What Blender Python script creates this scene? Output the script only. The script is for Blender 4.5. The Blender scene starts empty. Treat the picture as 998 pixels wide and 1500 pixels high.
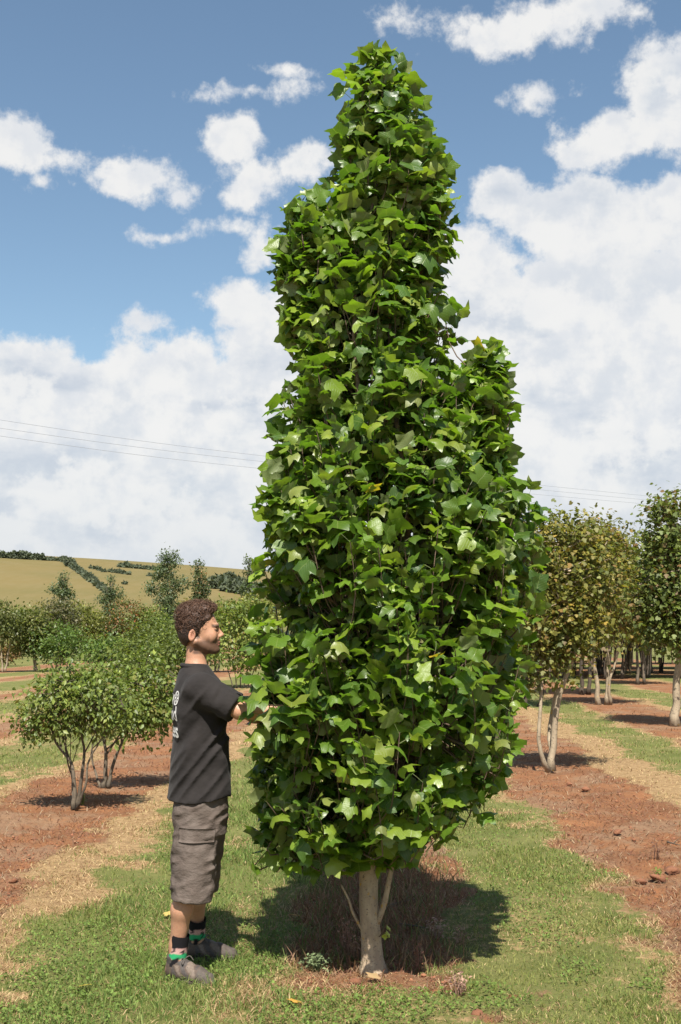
import bpy, math, random
import numpy as np
from mathutils import Vector, Matrix
from mathutils.bvhtree import BVHTree

random.seed(7)
rng = np.random.default_rng(11)
scene = bpy.context.scene
COL = scene.collection

# ------------------------------------------------------------------ camera
PW, PH, FPX = 998.0, 1500.0, 1750.0        # photograph size and focal length in its pixels
CAMH = 1.55
PITCH = math.atan(180.0 / FPX)
cam_d = bpy.data.cameras.new('camera')
cam_d.sensor_fit = 'VERTICAL'
cam_d.sensor_height = 36.0
cam_d.lens = 36.0 * FPX / PH
cam_d.clip_start = 0.05
cam_d.clip_end = 6000.0
cam = bpy.data.objects.new('camera', cam_d)
cam.location = (0, 0, CAMH)
cam.rotation_euler = (math.radians(90) + PITCH, 0, 0)
COL.objects.link(cam)
scene.camera = cam
scene.render.resolution_x, scene.render.resolution_y = 681, 1024

# ------------------------------------------------------------------ light and exposure
SUN_EL, SUN_AZ = 55.0, -1.0                 # sun almost exactly behind the camera
sun_d = bpy.data.lights.new('sun', 'SUN')
sun_d.energy = 5.0
sun_d.angle = math.radians(0.6)
sun_d.color = (1.0, 0.945, 0.86)
sun = bpy.data.objects.new('sun', sun_d)
sun.rotation_euler = (math.radians(90 - SUN_EL), 0, math.radians(-SUN_AZ))
sun.location = (-3, -20, 30)
COL.objects.link(sun)
vs = scene.view_settings
vs.view_transform = 'Standard'
vs.look = 'None'
vs.exposure = 0.9
vs.gamma = 1.0
vs.use_curve_mapping = False
scene.cycles.use_denoising = True
scene.cycles.max_bounces = 8
scene.cycles.transparent_max_bounces = 8


def ray(px, py):
    u = (px - PW / 2) / FPX
    v = (PH / 2 - py) / FPX
    c, s = math.cos(PITCH), math.sin(PITCH)
    return np.array([u, c - v * s, s + v * c])


def at(px, py, Y):
    """world point seen at a pixel, at distance Y in front of the camera"""
    d = ray(px, py)
    t = Y / d[1]
    return np.array([d[0] * t, Y, CAMH + d[2] * t])


# ------------------------------------------------------------------ node helper
class NT:
    def __init__(s, tree):
        s.t = tree
        s.n = tree.nodes
        s.l = tree.links

    def new(s, typ, **kw):
        n = s.n.new(typ)
        for k, v in kw.items():
            setattr(n, k, v)
        return n

    def put(s, sock, v):
        if v is None:
            return
        if isinstance(v, bpy.types.NodeSocket):
            s.l.new(v, sock)
        else:
            if sock.type == 'RGBA' and len(v) == 3:
                v = (*v, 1.0)
            sock.default_value = v

    def m(s, op, a, b=None, c=None, clamp=False):
        n = s.new('ShaderNodeMath', operation=op, use_clamp=clamp)
        for i, v in enumerate((a, b, c)):
            s.put(n.inputs[i], v)
        return n.outputs[0]

    def vm(s, op, a, b=None, c=None):
        n = s.new('ShaderNodeVectorMath', operation=op)
        for i, v in enumerate((a, b, c)):
            s.put(n.inputs[i], v)
        return n.outputs['Value'] if op in ('LENGTH', 'DOT_PRODUCT', 'DISTANCE') else n.outputs[0]

    def noise(s, vec, scale, detail=4.0, rough=0.55, dist=0.0, out=0):
        n = s.new('ShaderNodeTexNoise')
        s.put(n.inputs['Vector'], vec)
        n.inputs['Scale'].default_value = scale
        n.inputs['Detail'].default_value = detail
        n.inputs['Roughness'].default_value = rough
        n.inputs['Distortion'].default_value = dist
        return n.outputs[out]

    def ramp(s, v, a, b, lo=0.0, hi=1.0, smooth=True):
        n = s.new('ShaderNodeMapRange')
        n.interpolation_type = 'SMOOTHSTEP' if smooth else 'LINEAR'
        s.put(n.inputs['Value'], v)
        n.inputs['From Min'].default_value = a
        n.inputs['From Max'].default_value = b
        n.inputs['To Min'].default_value = lo
        n.inputs['To Max'].default_value = hi
        return n.outputs[0]

    def mix(s, f, a, b, mode='MIX'):
        n = s.new('ShaderNodeMix', data_type='RGBA', blend_type=mode)
        s.put(n.inputs['Factor'], f)
        s.put(n.inputs[6], a)
        s.put(n.inputs[7], b)
        return n.outputs[2]

    def attr(s, name):
        return s.new('ShaderNodeAttribute', attribute_name=name).outputs['Color']

    def bump(s, h, strength=0.5, dist=0.01):
        n = s.new('ShaderNodeBump')
        n.inputs['Strength'].default_value = strength
        n.inputs['Distance'].default_value = dist
        s.put(n.inputs['Height'], h)
        return n.outputs[0]


# ------------------------------------------------------------------ world: sky with clouds
world = bpy.data.worlds.new('World')
scene.world = world
world.use_nodes = True
wt = NT(world.node_tree)
for n in list(wt.n):
    wt.n.remove(n)
w_out = wt.new('ShaderNodeOutputWorld')
w_bg = wt.new('ShaderNodeBackground')
w_bg.inputs['Strength'].default_value = 0.10
wt.l.new(w_bg.outputs[0], w_out.inputs[0])
sky = wt.new('ShaderNodeTexSky', sky_type='NISHITA')
sky.sun_disc = False
sky.sun_elevation = math.radians(SUN_EL)
sky.sun_rotation = math.radians(180 + SUN_AZ)
sky.air_density = 1.0
sky.dust_density = 0.6
sky.ozone_density = 1.6
gen = wt.new('ShaderNodeTexCoord').outputs['Generated']
sep = wt.new('ShaderNodeSeparateXYZ')
wt.l.new(gen, sep.inputs[0])
az = wt.m('ARCTAN2', sep.outputs[0], sep.outputs[1])
el = wt.m('ARCSINE', sep.outputs[2])
cmb = wt.new('ShaderNodeCombineXYZ')
wt.put(cmb.inputs[0], az)
wt.put(cmb.inputs[1], el)
P = cmb.outputs[0]
# noise lives on the sphere of directions, so that clouds go on all around
warp = wt.noise(gen, 9.0, 3.0, 0.5, 0.0, 1)
wv = wt.vm('SCALE', wt.vm('SUBTRACT', warp, (0.5, 0.5, 0.5)))
wv.node.inputs['Scale'].default_value = 0.035
Pw = wt.vm('ADD', P, wv)
edge = wt.noise(gen, 26.0, 9.0, 0.62)
# cloud masses seen in the photograph: x, y, half width, half height (photo pixels), weight
CLOUDS = [
    (8, 205, 80, 42, 1), (85, 232, 48, 20, .9), (55, 264, 32, 13, .7),
    (215, 265, 74, 36, 1.05), (262, 284, 46, 20, .9), (345, 205, 50, 40, 1.15), (375, 255, 66, 36, 1.1), (435, 240, 56, 30, 1.1), (355, 290, 40, 22, .9),
    (372, 372, 34, 36, 1.1), (335, 342, 50, 15, .65), (225, 347, 28, 9, .6), (225, 482, 40, 14, .7),
    (365, 465, 70, 45, 1.2), (420, 520, 120, 90, 1.3), (30, 535, 85, 55, 1.3), (140, 560, 78, 46, 1.3), (280, 535, 80, 45, 1.1),
    (230, 650, 460, 140, 2.1), (60, 720, 300, 110, 2.0), (360, 133, 60, 10, .5), (415, 105, 34, 6, .5), (605, 86, 26, 10, .5),
    (760, 38, 130, 36, .95), (890, 8, 80, 28, .9), (590, 28, 36, 16, .8), (790, 134, 56, 22, .95),
    (900, 205, 95, 48, 1.1), (975, 150, 70, 85, 1.2), (830, 320, 140, 60, 1.3), (735, 290, 50, 46, 1.2), (960, 320, 130, 70, 1.2),
    (860, 480, 280, 150, 1.6), (700, 420, 120, 110, 1.4), (640, 640, 700, 180, 1.6), (500, 790, 900, 95, 1.5),
]
F = None
for (cx, cy, rx, ry, sw) in CLOUDS:
    d = ray(cx, cy)
    d /= np.linalg.norm(d)
    a0, e0 = math.atan2(d[0], d[1]), math.asin(d[2])
    q = wt.vm('MULTIPLY', wt.vm('SUBTRACT', Pw, (a0, e0, 0)), (FPX / rx, FPX / ry, 0))
    f = wt.m('MULTIPLY', wt.m('SUBTRACT', 1.0, wt.vm('LENGTH', q)), sw * min(1.6, max(.55, min(rx, ry) / 34.0)))
    F = f if F is None else wt.m('MAXIMUM', F, f)
# elsewhere: broken cloud of the same make
low = wt.noise(wt.vm('MULTIPLY', gen, (1, 1, 2.2)), 3.2, 3.0, 0.5)
out_az = wt.ramp(wt.m('ABSOLUTE', az), 0.30, 0.42)
out_el = wt.ramp(el, 0.52, 0.62)
outside = wt.m('MAXIMUM', out_az, out_el)
lowbank = wt.ramp(el, 0.30, 0.10, 0.0, 0.14)
G = wt.m('MULTIPLY', wt.m('ADD', wt.m('SUBTRACT', low, 0.56), lowbank), 5.0)
G = wt.m('SUBTRACT', wt.m('MULTIPLY', G, outside), wt.m('MULTIPLY', wt.m('SUBTRACT', 1.0, outside), 3.0))
F = wt.m('MAXIMUM', F, G)
dens = wt.m('ADD', F, wt.m('MULTIPLY', wt.m('SUBTRACT', edge, 0.53), 3.3))
mask = wt.ramp(dens, -0.20, 0.50)
thick = wt.ramp(dens, 0.1, 1.5)
sh = wt.noise(wt.vm('MULTIPLY', gen, (1, 1, 2.6)), 9.0, 5.0, 0.55)
sh = wt.ramp(sh, 0.34, 0.52)
puff = wt.ramp(wt.noise(gen, 30.0, 6.0, 0.6), 0.36, 0.62)
white = wt.mix(puff, (4.25, 4.35, 4.5), (4.8, 4.78, 4.72))
grey = wt.mix(puff, (3.1, 3.4, 3.85), (3.65, 3.9, 4.2))
ccol = wt.mix(wt.m('MULTIPLY', wt.m('SUBTRACT', 1.0, sh), thick), white, grey)
relief = wt.m('SUBTRACT', wt.noise(gen, 15.0, 6.0, 0.58), wt.noise(wt.vm('ADD', gen, (0, 0, 0.026)), 15.0, 6.0, 0.58))
ccol = wt.mix(wt.m('MULTIPLY', wt.m('MULTIPLY', wt.ramp(relief, 0.02, -0.14), thick), 0.42), ccol, (3.3, 3.6, 4.0))
ccol = wt.mix(wt.m('MULTIPLY', wt.ramp(relief, 0.0, 0.12), 0.8), ccol, (4.85, 4.82, 4.75))
skyc = wt.mix(1.0, sky.outputs[0], (0.80, 0.82, 0.76), 'MULTIPLY')
hazeband = wt.ramp(el, 0.17, -0.02, 0.0, 0.80)
skyc = wt.mix(hazeband, skyc, (3.25, 3.55, 3.95))
ccol = wt.mix(wt.m('MULTIPLY', hazeband, 0.9), ccol, (3.4, 3.7, 4.05))
wt.put(w_bg.inputs['Color'], wt.mix(wt.m('MULTIPLY', mask, 0.96), skyc, ccol))
world.cycles.sampling_method = 'MANUAL'
world.cycles.sample_map_resolution = 512


# ------------------------------------------------------------------ numpy noise
def _hash(xi, yi, zi, seed):
    h = (xi * 374761393 + yi * 668265263 + zi * 1274126177 + seed * 974711) & 0x7fffffff
    h = ((h ^ (h >> 13)) * 1274126177) & 0x7fffffff
    h = (h ^ (h >> 16)) & 0xffff
    return h / 65535.0


def vnoise(x, y, z=0.0, seed=0):
    x, y, z = np.broadcast_arrays(np.asarray(x, float), np.asarray(y, float), np.asarray(z, float))
    xi, yi, zi = (np.floor(a).astype(np.int64) for a in (x, y, z))
    fx, fy, fz = x - xi, y - yi, z - zi
    fx, fy, fz = (a * a * (3 - 2 * a) for a in (fx, fy, fz))
    r = 0
    for dx in (0, 1):
        for dy in (0, 1):
            for dz in (0, 1):
                w = (fx if dx else 1 - fx) * (fy if dy else 1 - fy) * (fz if dz else 1 - fz)
                r = r + w * _hash(xi + dx, yi + dy, zi + dz, seed)
    return r


def vnoise2(x, y, seed=0):
    x, y = np.broadcast_arrays(np.asarray(x, float), np.asarray(y, float))
    xi, yi = np.floor(x).astype(np.int64), np.floor(y).astype(np.int64)
    fx, fy = x - xi, y - yi
    fx, fy = fx * fx * (3 - 2 * fx), fy * fy * (3 - 2 * fy)
    r = 0
    for dx in (0, 1):
        for dy in (0, 1):
            r = r + (fx if dx else 1 - fx) * (fy if dy else 1 - fy) * _hash(xi + dx, yi + dy, 0 * xi, seed)
    return r


def fbm(x, y, seed=0, octv=4):
    r, a, n = 0, 1.0, 0.0
    for i in range(octv):
        r = r + a * vnoise2(x * 2 ** i, y * 2 ** i, seed + i)
        n += a
        a *= 0.5
    return r / n


def sstep(a, b, x):
    t = np.clip((x - a) / (b - a), 0, 1)
    return t * t * (3 - 2 * t)


# ------------------------------------------------------------------ mesh helpers
def mk_mesh(name, V, faces, col=None, uv=None, smooth=True, extra=None):
    """faces: list of (n,3) or (n,4) int arrays; col: (nverts,3) colours; uv: (nverts,2)"""
    V = np.asarray(V, np.float32).reshape(-1, 3)
    faces = [np.asarray(f, np.int32) for f in faces if len(f)]
    me = bpy.data.meshes.new(name)
    me.vertices.add(len(V))
    me.vertices.foreach_set('co', V.ravel())
    nl = sum(f.size for f in faces)
    npoly = sum(len(f) for f in faces)
    loops = np.concatenate([f.ravel() for f in faces])
    tot = np.concatenate([np.full(len(f), f.shape[1], np.int32) for f in faces])
    start = np.concatenate([[0], np.cumsum(tot)[:-1]]).astype(np.int32)
    me.loops.add(nl)
    me.loops.foreach_set('vertex_index', loops)
    me.polygons.add(npoly)
    me.polygons.foreach_set('loop_start', start)
    me.polygons.foreach_set('loop_total', tot)
    if smooth:
        me.polygons.foreach_set('use_smooth', np.ones(npoly, bool))
    me.update(calc_edges=True)
    if col is not None:
        a = me.attributes.new('col', 'FLOAT_COLOR', 'POINT')
        c = np.ones((len(V), 4), np.float32)
        c[:, :3] = col
        a.data.foreach_set('color', c.ravel())
    if extra is not None:
        for k, arr in extra.items():
            a = me.attributes.new(k, 'FLOAT_COLOR', 'POINT')
            c = np.ones((len(V), 4), np.float32)
            c[:, :3] = arr
            a.data.foreach_set('color', c.ravel())
    if uv is not None:
        u = me.uv_layers.new(name='UVMap')
        u.data.foreach_set('uv', np.asarray(uv, np.float32)[loops].ravel())
    return me


def obj(name, me, mat=None, parent=None, **props):
    o = bpy.data.objects.new(name, me)
    COL.objects.link(o)
    if me is not None and mat is not None and not me.materials:
        me.materials.append(mat)
    if parent is not None:
        o.parent = parent
    for k, v in props.items():
        o[k] = v
    return o


def thing(name, label, cat, loc=(0, 0, 0), rz=0.0, group=None, scale=1.0):
    o = bpy.data.objects.new(name, None)
    COL.objects.link(o)
    o.empty_display_size = 0.1
    o.location = tuple(float(v) for v in loc)
    o.rotation_euler = (0, 0, rz)
    o.scale = (scale,) * 3
    o['label'] = label
    o['category'] = cat
    if group:
        o['group'] = group
    return o


def tag(o, label, cat, group=None):
    o['label'] = label
    o['category'] = cat
    if group:
        o['group'] = group
    return o


class Acc:
    """collects tubes and faces for one mesh"""
    def __init__(s):
        s.V, s.Q, s.T, s.C, s.n = [], [], [], [], 0

    def add(s, V, quads=None, tris=None, col=None):
        V = np.asarray(V, float).reshape(-1, 3)
        if quads is not None and len(quads):
            s.Q.append(np.asarray(quads) + s.n)
        if tris is not None and len(tris):
            s.T.append(np.asarray(tris) + s.n)
        s.V.append(V)
        if col is None:
            col = (1, 1, 1)
        s.C.append(np.broadcast_to(np.asarray(col, float), V.shape))
        s.n += len(V)

    def tube(s, pts, rad, sides=6, col=None, cap=True):
        pts = np.asarray(pts, float)
        n = len(pts)
        rad = np.broadcast_to(np.asarray(rad, float), (n,))
        tan = np.gradient(pts, axis=0)
        tan /= np.linalg.norm(tan, axis=1, keepdims=True) + 1e-9
        ref = np.array([1.0, 0, 0]) if abs(tan[0][0]) < .8 else np.array([0, 1.0, 0])
        u = np.zeros_like(pts)
        for i in range(n):
            ref = ref - tan[i] * ref.dot(tan[i])
            ref /= np.linalg.norm(ref) + 1e-9
            u[i] = ref
        w = np.cross(tan, u)
        a = np.linspace(0, 2 * np.pi, sides, endpoint=False)
        V = pts[:, None] + rad[:, None, None] * (np.cos(a)[None, :, None] * u[:, None] + np.sin(a)[None, :, None] * w[:, None])
        V = V.reshape(-1, 3)
        i, j = np.meshgrid(np.arange(n - 1), np.arange(sides), indexing='ij')
        j2 = (j + 1) % sides
        Q = np.stack([i * sides + j, i * sides + j2, (i + 1) * sides + j2, (i + 1) * sides + j], -1).reshape(-1, 4)
        T = None
        if cap:
            V = np.vstack([V, pts[-1], pts[0]])
            k = np.arange(sides)
            T = np.vstack([np.stack([(n - 1) * sides + k, (n - 1) * sides + (k + 1) % sides, np.full(sides, n * sides)], -1),
                           np.stack([(k + 1) % sides, k, np.full(sides, n * sides + 1)], -1)])
        if col is not None and np.ndim(col) == 2:
            c = np.repeat(np.asarray(col, float), sides, 0)
            if cap:
                c = np.vstack([c, col[-1], col[0]])
            col = c
        s.add(V, Q, T, col)

    def mesh(s, name, smooth=True):
        f = []
        if s.Q:
            f.append(np.vstack(s.Q))
        if s.T:
            f.append(np.vstack(s.T))
        return mk_mesh(name, np.vstack(s.V), f, col=np.vstack(s.C), smooth=smooth)


def curve_pts(ctrl, n=16):
    """Catmull-Rom through control points"""
    c = np.asarray(ctrl, float)
    c = np.vstack([2 * c[0] - c[1], c, 2 * c[-1] - c[-2]])
    seg = len(c) - 3
    out = []
    for t in np.linspace(0, seg - 1e-6, n):
        i = int(t)
        f = t - i
        p0, p1, p2, p3 = c[i:i + 4]
        out.append(.5 * ((2 * p1) + (-p0 + p2) * f + (2 * p0 - 5 * p1 + 4 * p2 - p3) * f * f + (-p0 + 3 * p1 - 3 * p2 + p3) * f ** 3))
    return np.array(out)


# ------------------------------------------------------------------ materials
def new_mat(name):
    m = bpy.data.materials.new(name)
    m.use_nodes = True
    t = NT(m.node_tree)
    for n in list(t.n):
        t.n.remove(n)
    out = t.new('ShaderNodeOutputMaterial')
    b = t.new('ShaderNodeBsdfPrincipled')
    t.l.new(b.outputs[0], out.inputs[0])
    return m, t, b, out


def objco(t):
    return t.new('ShaderNodeTexCoord').outputs['Object']


def leaf_mat(name, rough=0.42, trans=0.3, back=(0.20, 0.25, 0.12), backmix=0.55, spec=0.5, veins=False, tint=(1.0, 1.1, 0.45)):
    m, t, b, out = new_mat(name)
    c = t.attr('col')
    if veins:
        uv = t.new('ShaderNodeUVMap').outputs[0]
        sp = t.new('ShaderNodeSeparateXYZ')
        t.l.new(uv, sp.inputs[0])
        au = t.m('ABSOLUTE', sp.outputs[0])
        mid = t.ramp(au, 0.028, 0.008)
        w = t.m('SINE', t.m('MULTIPLY', t.m('SUBTRACT', sp.outputs[1], t.m('MULTIPLY', au, 0.75)), 46.0))
        side = t.m('MULTIPLY', t.ramp(w, 0.90, 1.0), 0.55)
        v = t.m('MAXIMUM', mid, side)
        n = t.noise(objco(t), 55.0, 3.0)
        c = t.mix(t.ramp(n, 0.35, 0.75, 0.0, 0.35), c, t.mix(1.0, c, (1.5, 1.3, 0.9), 'MULTIPLY'))
        c = t.mix(t.m('MULTIPLY', v, 0.45), c, (0.22, 0.27, 0.08))
        t.put(b.inputs['Normal'], t.bump(t.m('SUBTRACT', t.m('MULTIPLY', n, 0.4), v), 0.35, 0.004))
    geo = t.new('ShaderNodeNewGeometry')
    cb = t.mix(t.m('MULTIPLY', geo.outputs['Backfacing'], backmix), c, back)
    t.put(b.inputs['Base Color'], cb)
    b.inputs['Roughness'].default_value = rough
    b.inputs['Specular IOR Level'].default_value = spec
    tr = t.new('ShaderNodeBsdfTranslucent')
    t.put(tr.inputs['Color'], t.mix(1.0, c, tuple(1.9 * x for x in tint), 'MULTIPLY'))
    mx = t.new('ShaderNodeMixShader')
    mx.inputs[0].default_value = trans
    t.l.new(b.outputs[0], mx.inputs[1])
    t.l.new(tr.outputs[0], mx.inputs[2])
    t.l.new(mx.outputs[0], out.inputs[0])
    return m


def bark_mat(name, a, b_, c_=None, scale=14.0, bump=0.6, lichen=None):
    m, t, b, out = new_mat(name)
    p = objco(t)
    n1 = t.noise(t.vm('MULTIPLY', p, (1, 1, 0.45)), scale, 6.0, 0.62)
    n2 = t.noise(t.vm('MULTIPLY', p, (1, 1, 1.6)), scale * 3.1, 4.0, 0.6)
    c = t.mix(t.ramp(n1, 0.36, 0.66), a, b_)
    if c_ is not None:
        c = t.mix(t.ramp(n2, 0.56, 0.68), c, c_)
    if lichen is not None:
        n3 = t.noise(p, scale * 0.8, 5.0, 0.6)
        c = t.mix(t.ramp(n3, 0.62, 0.68), c, lichen)
    t.put(b.inputs['Base Color'], t.mix(1.0, c, t.attr('col'), 'MULTIPLY'))
    b.inputs['Roughness'].default_value = 0.85
    b.inputs['Specular IOR Level'].default_value = 0.25
    t.put(b.inputs['Normal'], t.bump(t.m('ADD', n1, t.m('MULTIPLY', n2, 0.5)), bump, 0.012))
    return m


def vcol_mat(name, rough=0.8, spec=0.3, bump=None, trans=0.0, sheen=0.0):
    """colour from the 'col' attribute, broken up by a fine noise"""
    m, t, b, out = new_mat(name)
    c = t.attr('col')
    n = t.noise(objco(t), bump[0] if bump else 40.0, 5.0, 0.6)
    c = t.mix(1.0, c, t.mix(t.ramp(n, 0.3, 0.7), (0.82, 0.82, 0.82), (1.16, 1.16, 1.16)), 'MULTIPLY')
    t.put(b.inputs['Base Color'], c)
    b.inputs['Roughness'].default_value = rough
    b.inputs['Specular IOR Level'].default_value = spec
    if sheen:
        b.inputs['Sheen Weight'].default_value = sheen
    if bump:
        t.put(b.inputs['Normal'], t.bump(n, bump[1], bump[2]))
    if trans:
        tr = t.new('ShaderNodeBsdfTranslucent')
        t.put(tr.inputs['Color'], t.mix(1.0, c, (1.6, 1.6, 1.2), 'MULTIPLY'))
        mx = t.new('ShaderNodeMixShader')
        mx.inputs[0].default_value = trans
        t.l.new(b.outputs[0], mx.inputs[1])
        t.l.new(tr.outputs[0], mx.inputs[2])
        t.l.new(mx.outputs[0], out.inputs[0])
    return m


# ------------------------------------------------------------------ terrain
ROW_DRIFT = 0.028                            # the planting rows run almost straight away from the camera


def ridge(x):
    # ridge height of the far hill, along the line Y = 560
    px = x / 560.0 * FPX + PW / 2
    py = np.interp(px, [-900, -300, 0, 60, 110, 200, 300, 380, 600, 1000, 1600], [806, 808, 812, 817, 822, 829, 836, 843, 862, 884, 895])
    return (930.0 - py) / FPX * 560.0 + CAMH


def ground_z(x, y):
    x = np.asarray(x, float)
    y = np.asarray(y, float)
    micro = (fbm(x * 1.3, y * 1.3, 3, 3) - .5) * 0.05 + (fbm(x * 9, y * 9, 5, 2) - .5) * 0.012
    micro = micro * sstep(60, 20, np.abs(y))
    h = sstep(150, 560, y) ** 1.15 * ridge(x) * (1 + 0.10 * (vnoise2(x / 90, y / 90, 9) - .5))
    h = h - sstep(560, 1100, y) * 30.0
    return micro + h


def hit(px, py):
    """point of the terrain seen at a pixel"""
    d = ray(px, py)
    t = np.concatenate([np.linspace(3, 60, 600), np.linspace(60.2, 900, 3000)])
    p = np.array([0, 0, CAMH])[None] + d[None] * t[:, None]
    g = ground_z(p[:, 0], p[:, 1])
    below = np.nonzero(p[:, 2] < g)[0]
    i = below[0] if len(below) else -1
    q = p[i]
    return np.array([q[0], q[1], float(ground_z(q[0], q[1]))])


def zones(x, y):
    """how much bare soil and dry straw lies at a point (0..1 each)"""
    xr = x - ROW_DRIFT * y
    n = (fbm(x * 1.6, y * 1.1, 21, 4) - .5)
    n2 = (fbm(x * 5.0, y * 4.0, 31, 3) - .5)
    w = n * 0.95 + n2 * 0.5
    soil = np.zeros_like(xr)
    straw = np.zeros_like(xr)
    # left, right and farther rows: centre, half width of soil, straw margin left / right
    rows = [(-2.85, .72, .30, .42), (2.06, .66, .06, .70), (5.25, .75, .15, .35), (-6.1, .5, .4, .35),
            (8.6, .8, .2, .3), (-9.4, .45, .35, .3), (12.0, .8, .2, .3), (-12.8, .4, .3, .3), (15.4, .8, .2, .2), (-16.2, .8, .2, .2)]
    for c, hw, sl, sr in rows:
        d = xr - c
        e = np.abs(d) - hw
        soil = np.maximum(soil, sstep(.17, -.20, e + w * .8))
        lim = np.where(d > 0, hw + sr, hw + sl)
        straw = np.maximum(straw, sstep(.24, -.26, np.abs(d) - lim + w * 1.1))
    # the strip under the tree in front: weedy bare soil, fading out towards the camera
    d = np.abs(xr - .02) - .46
    hs = sstep(.10, -.16, d + w * .9) * sstep(5.25, 5.75, y + n * .9)
    soil = np.maximum(soil, hs * (0.92))
    spots = sstep(.60, .68, fbm(x * 2.6, y * 2.6, 44, 3)) * sstep(1.0, .3, np.abs(xr - .1)) * sstep(6.0, 5.2, y)
    soil = np.maximum(soil, spots * .7)
    yel = sstep(.50, .64, fbm(x * 1.1, y * 1.1, 51, 4)) * .38
    straw = np.maximum(straw, yel)
    return soil, straw
# ------------------------------------------------------------------ ground and hill
def spaced(start, first, grow, end):
    v, s = [start], first
    while v[-1] < end:
        v.append(v[-1] + s)
        s *= grow
    return np.array(v)


gm, t, b, out = new_mat('ground_soil_and_turf')
z = t.new('ShaderNodeSeparateColor')
t.l.new(t.attr('zone'), z.inputs[0])
p = t.new('ShaderNodeNewGeometry').outputs['Position']
nf = t.noise(p, 13.0, 9.0, 0.72)
nm = t.noise(p, 2.2, 5.0, 0.6)
ng = t.noise(p, 60.0, 4.0, 0.7)
soilm = t.ramp(t.m('ADD', z.outputs[0], t.m('MULTIPLY', t.m('SUBTRACT', nf, .5), 1.8)), 0.32, 0.66)
strawm = t.ramp(t.m('ADD', z.outputs[1], t.m('MULTIPLY', t.m('SUBTRACT', nf, .5), 2.0)), 0.28, 0.72)
green = t.mix(t.ramp(nm, .3, .7), (0.095, 0.115, 0.026), (0.165, 0.165, 0.052))
green = t.mix(t.ramp(ng, .35, .7, 0.0, 0.6), green, (0.15, 0.14, 0.055))
straw = t.mix(t.ramp(nf, .32, .68), (0.20, 0.125, 0.060), (0.37, 0.25, 0.125))
soil = t.mix(t.ramp(nm, .34, .66), (0.170, 0.072, 0.033), (0.275, 0.118, 0.050))
soil = t.mix(t.ramp(ng, .40, .66, 0.0, 0.75), soil, (0.21, 0.120, 0.064))
soil = t.mix(t.ramp(t.noise(p, 1.3, 6.0, 0.7), .47, .60, 0, .75), soil, (0.235, 0.150, 0.090))
soil = t.mix(t.ramp(t.noise(p, 34.0, 5.0, 0.7), .56, .66, 0, .7), soil, (0.085, 0.040, 0.025))
c = t.mix(strawm, green, straw)
c = t.mix(soilm, c, soil)
t.put(b.inputs['Base Color'], c)
b.inputs['Roughness'].default_value = 0.95
b.inputs['Specular IOR Level'].default_value = 0.15
t.put(b.inputs['Normal'], t.bump(t.m('ADD', t.m('MULTIPLY', ng, .6), nf), 0.8, 0.03))

xp = np.concatenate([np.arange(0, 3.6, .045), spaced(3.6, .05, 1.055, 1400)])
xs = np.concatenate([-xp[:0:-1], xp])
ys = np.concatenate([-spaced(-3.6, .4, 1.3, 60)[::-1][:-1], np.arange(3.6, 9.0, .045), spaced(9.0, .05, 1.016, 152)[:-1], [152.0]])
ys = np.unique(np.round(ys, 4))


def sheet(name, xs, ys, mat, **kw):
    X, Y = np.meshgrid(xs, ys, indexing='ij')
    Z = ground_z(X, Y)
    so, st = zones(X, Y)
    near = sstep(25, 10, Y)
    Z = Z + so * near * ((fbm(X * 7, Y * 7, 61, 3) - .5) * .07 - .012)
    V = np.stack([X, Y, Z], -1).reshape(-1, 3)
    nx, ny = len(xs), len(ys)
    i, j = np.meshgrid(np.arange(nx - 1), np.arange(ny - 1), indexing='ij')
    Q = np.stack([i * ny + j, (i + 1) * ny + j, (i + 1) * ny + j + 1, i * ny + j + 1], -1).reshape(-1, 4)
    zc = np.stack([so, st, 0 * so], -1).reshape(-1, 3)
    return obj(name, mk_mesh(name, V, [Q], extra={'zone': zc}), mat, **kw)


sheet('ground', xs, ys, gm, kind='structure')

hm, t, b, out = new_mat('hill_pasture')
p = t.new('ShaderNodeNewGeometry').outputs['Position']
n1 = t.noise(t.vm('MULTIPLY', p, (1, 1, 3)), 0.02, 6.0, 0.6)
n2 = t.noise(t.vm('MULTIPLY', p, (1, .35, 1)), 0.25, 5.0, 0.65)
sepz = t.new('ShaderNodeSeparateXYZ')
t.l.new(p, sepz.inputs[0])
c = t.mix(t.ramp(n1, .35, .65), (0.160, 0.125, 0.052), (0.138, 0.117, 0.048))
c = t.mix(t.ramp(n2, .38, .66, 0, .45), c, (0.178, 0.142, 0.070))
# greener turf on the lower slope
low = t.ramp(sepz.outputs[1], 330, 190)
c = t.mix(t.m('MULTIPLY', low, t.ramp(n1, .30, .62)), c, (0.115, 0.12, 0.04))
t.put(b.inputs['Base Color'], c)
b.inputs['Roughness'].default_value = 1.0
b.inputs['Specular IOR Level'].default_value = 0.05
hx = np.linspace(-900, 900, 150)
hy = np.concatenate([np.linspace(150, 700, 120), spaced(705, 12, 1.15, 2500)])
sheet('hill', hx, hy, hm, kind='structure')

# ------------------------------------------------------------------ grass, straw and dead weeds on the ground
blade_m = vcol_mat('grass_blades', 0.65, 0.3, None, trans=0.28)


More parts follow.
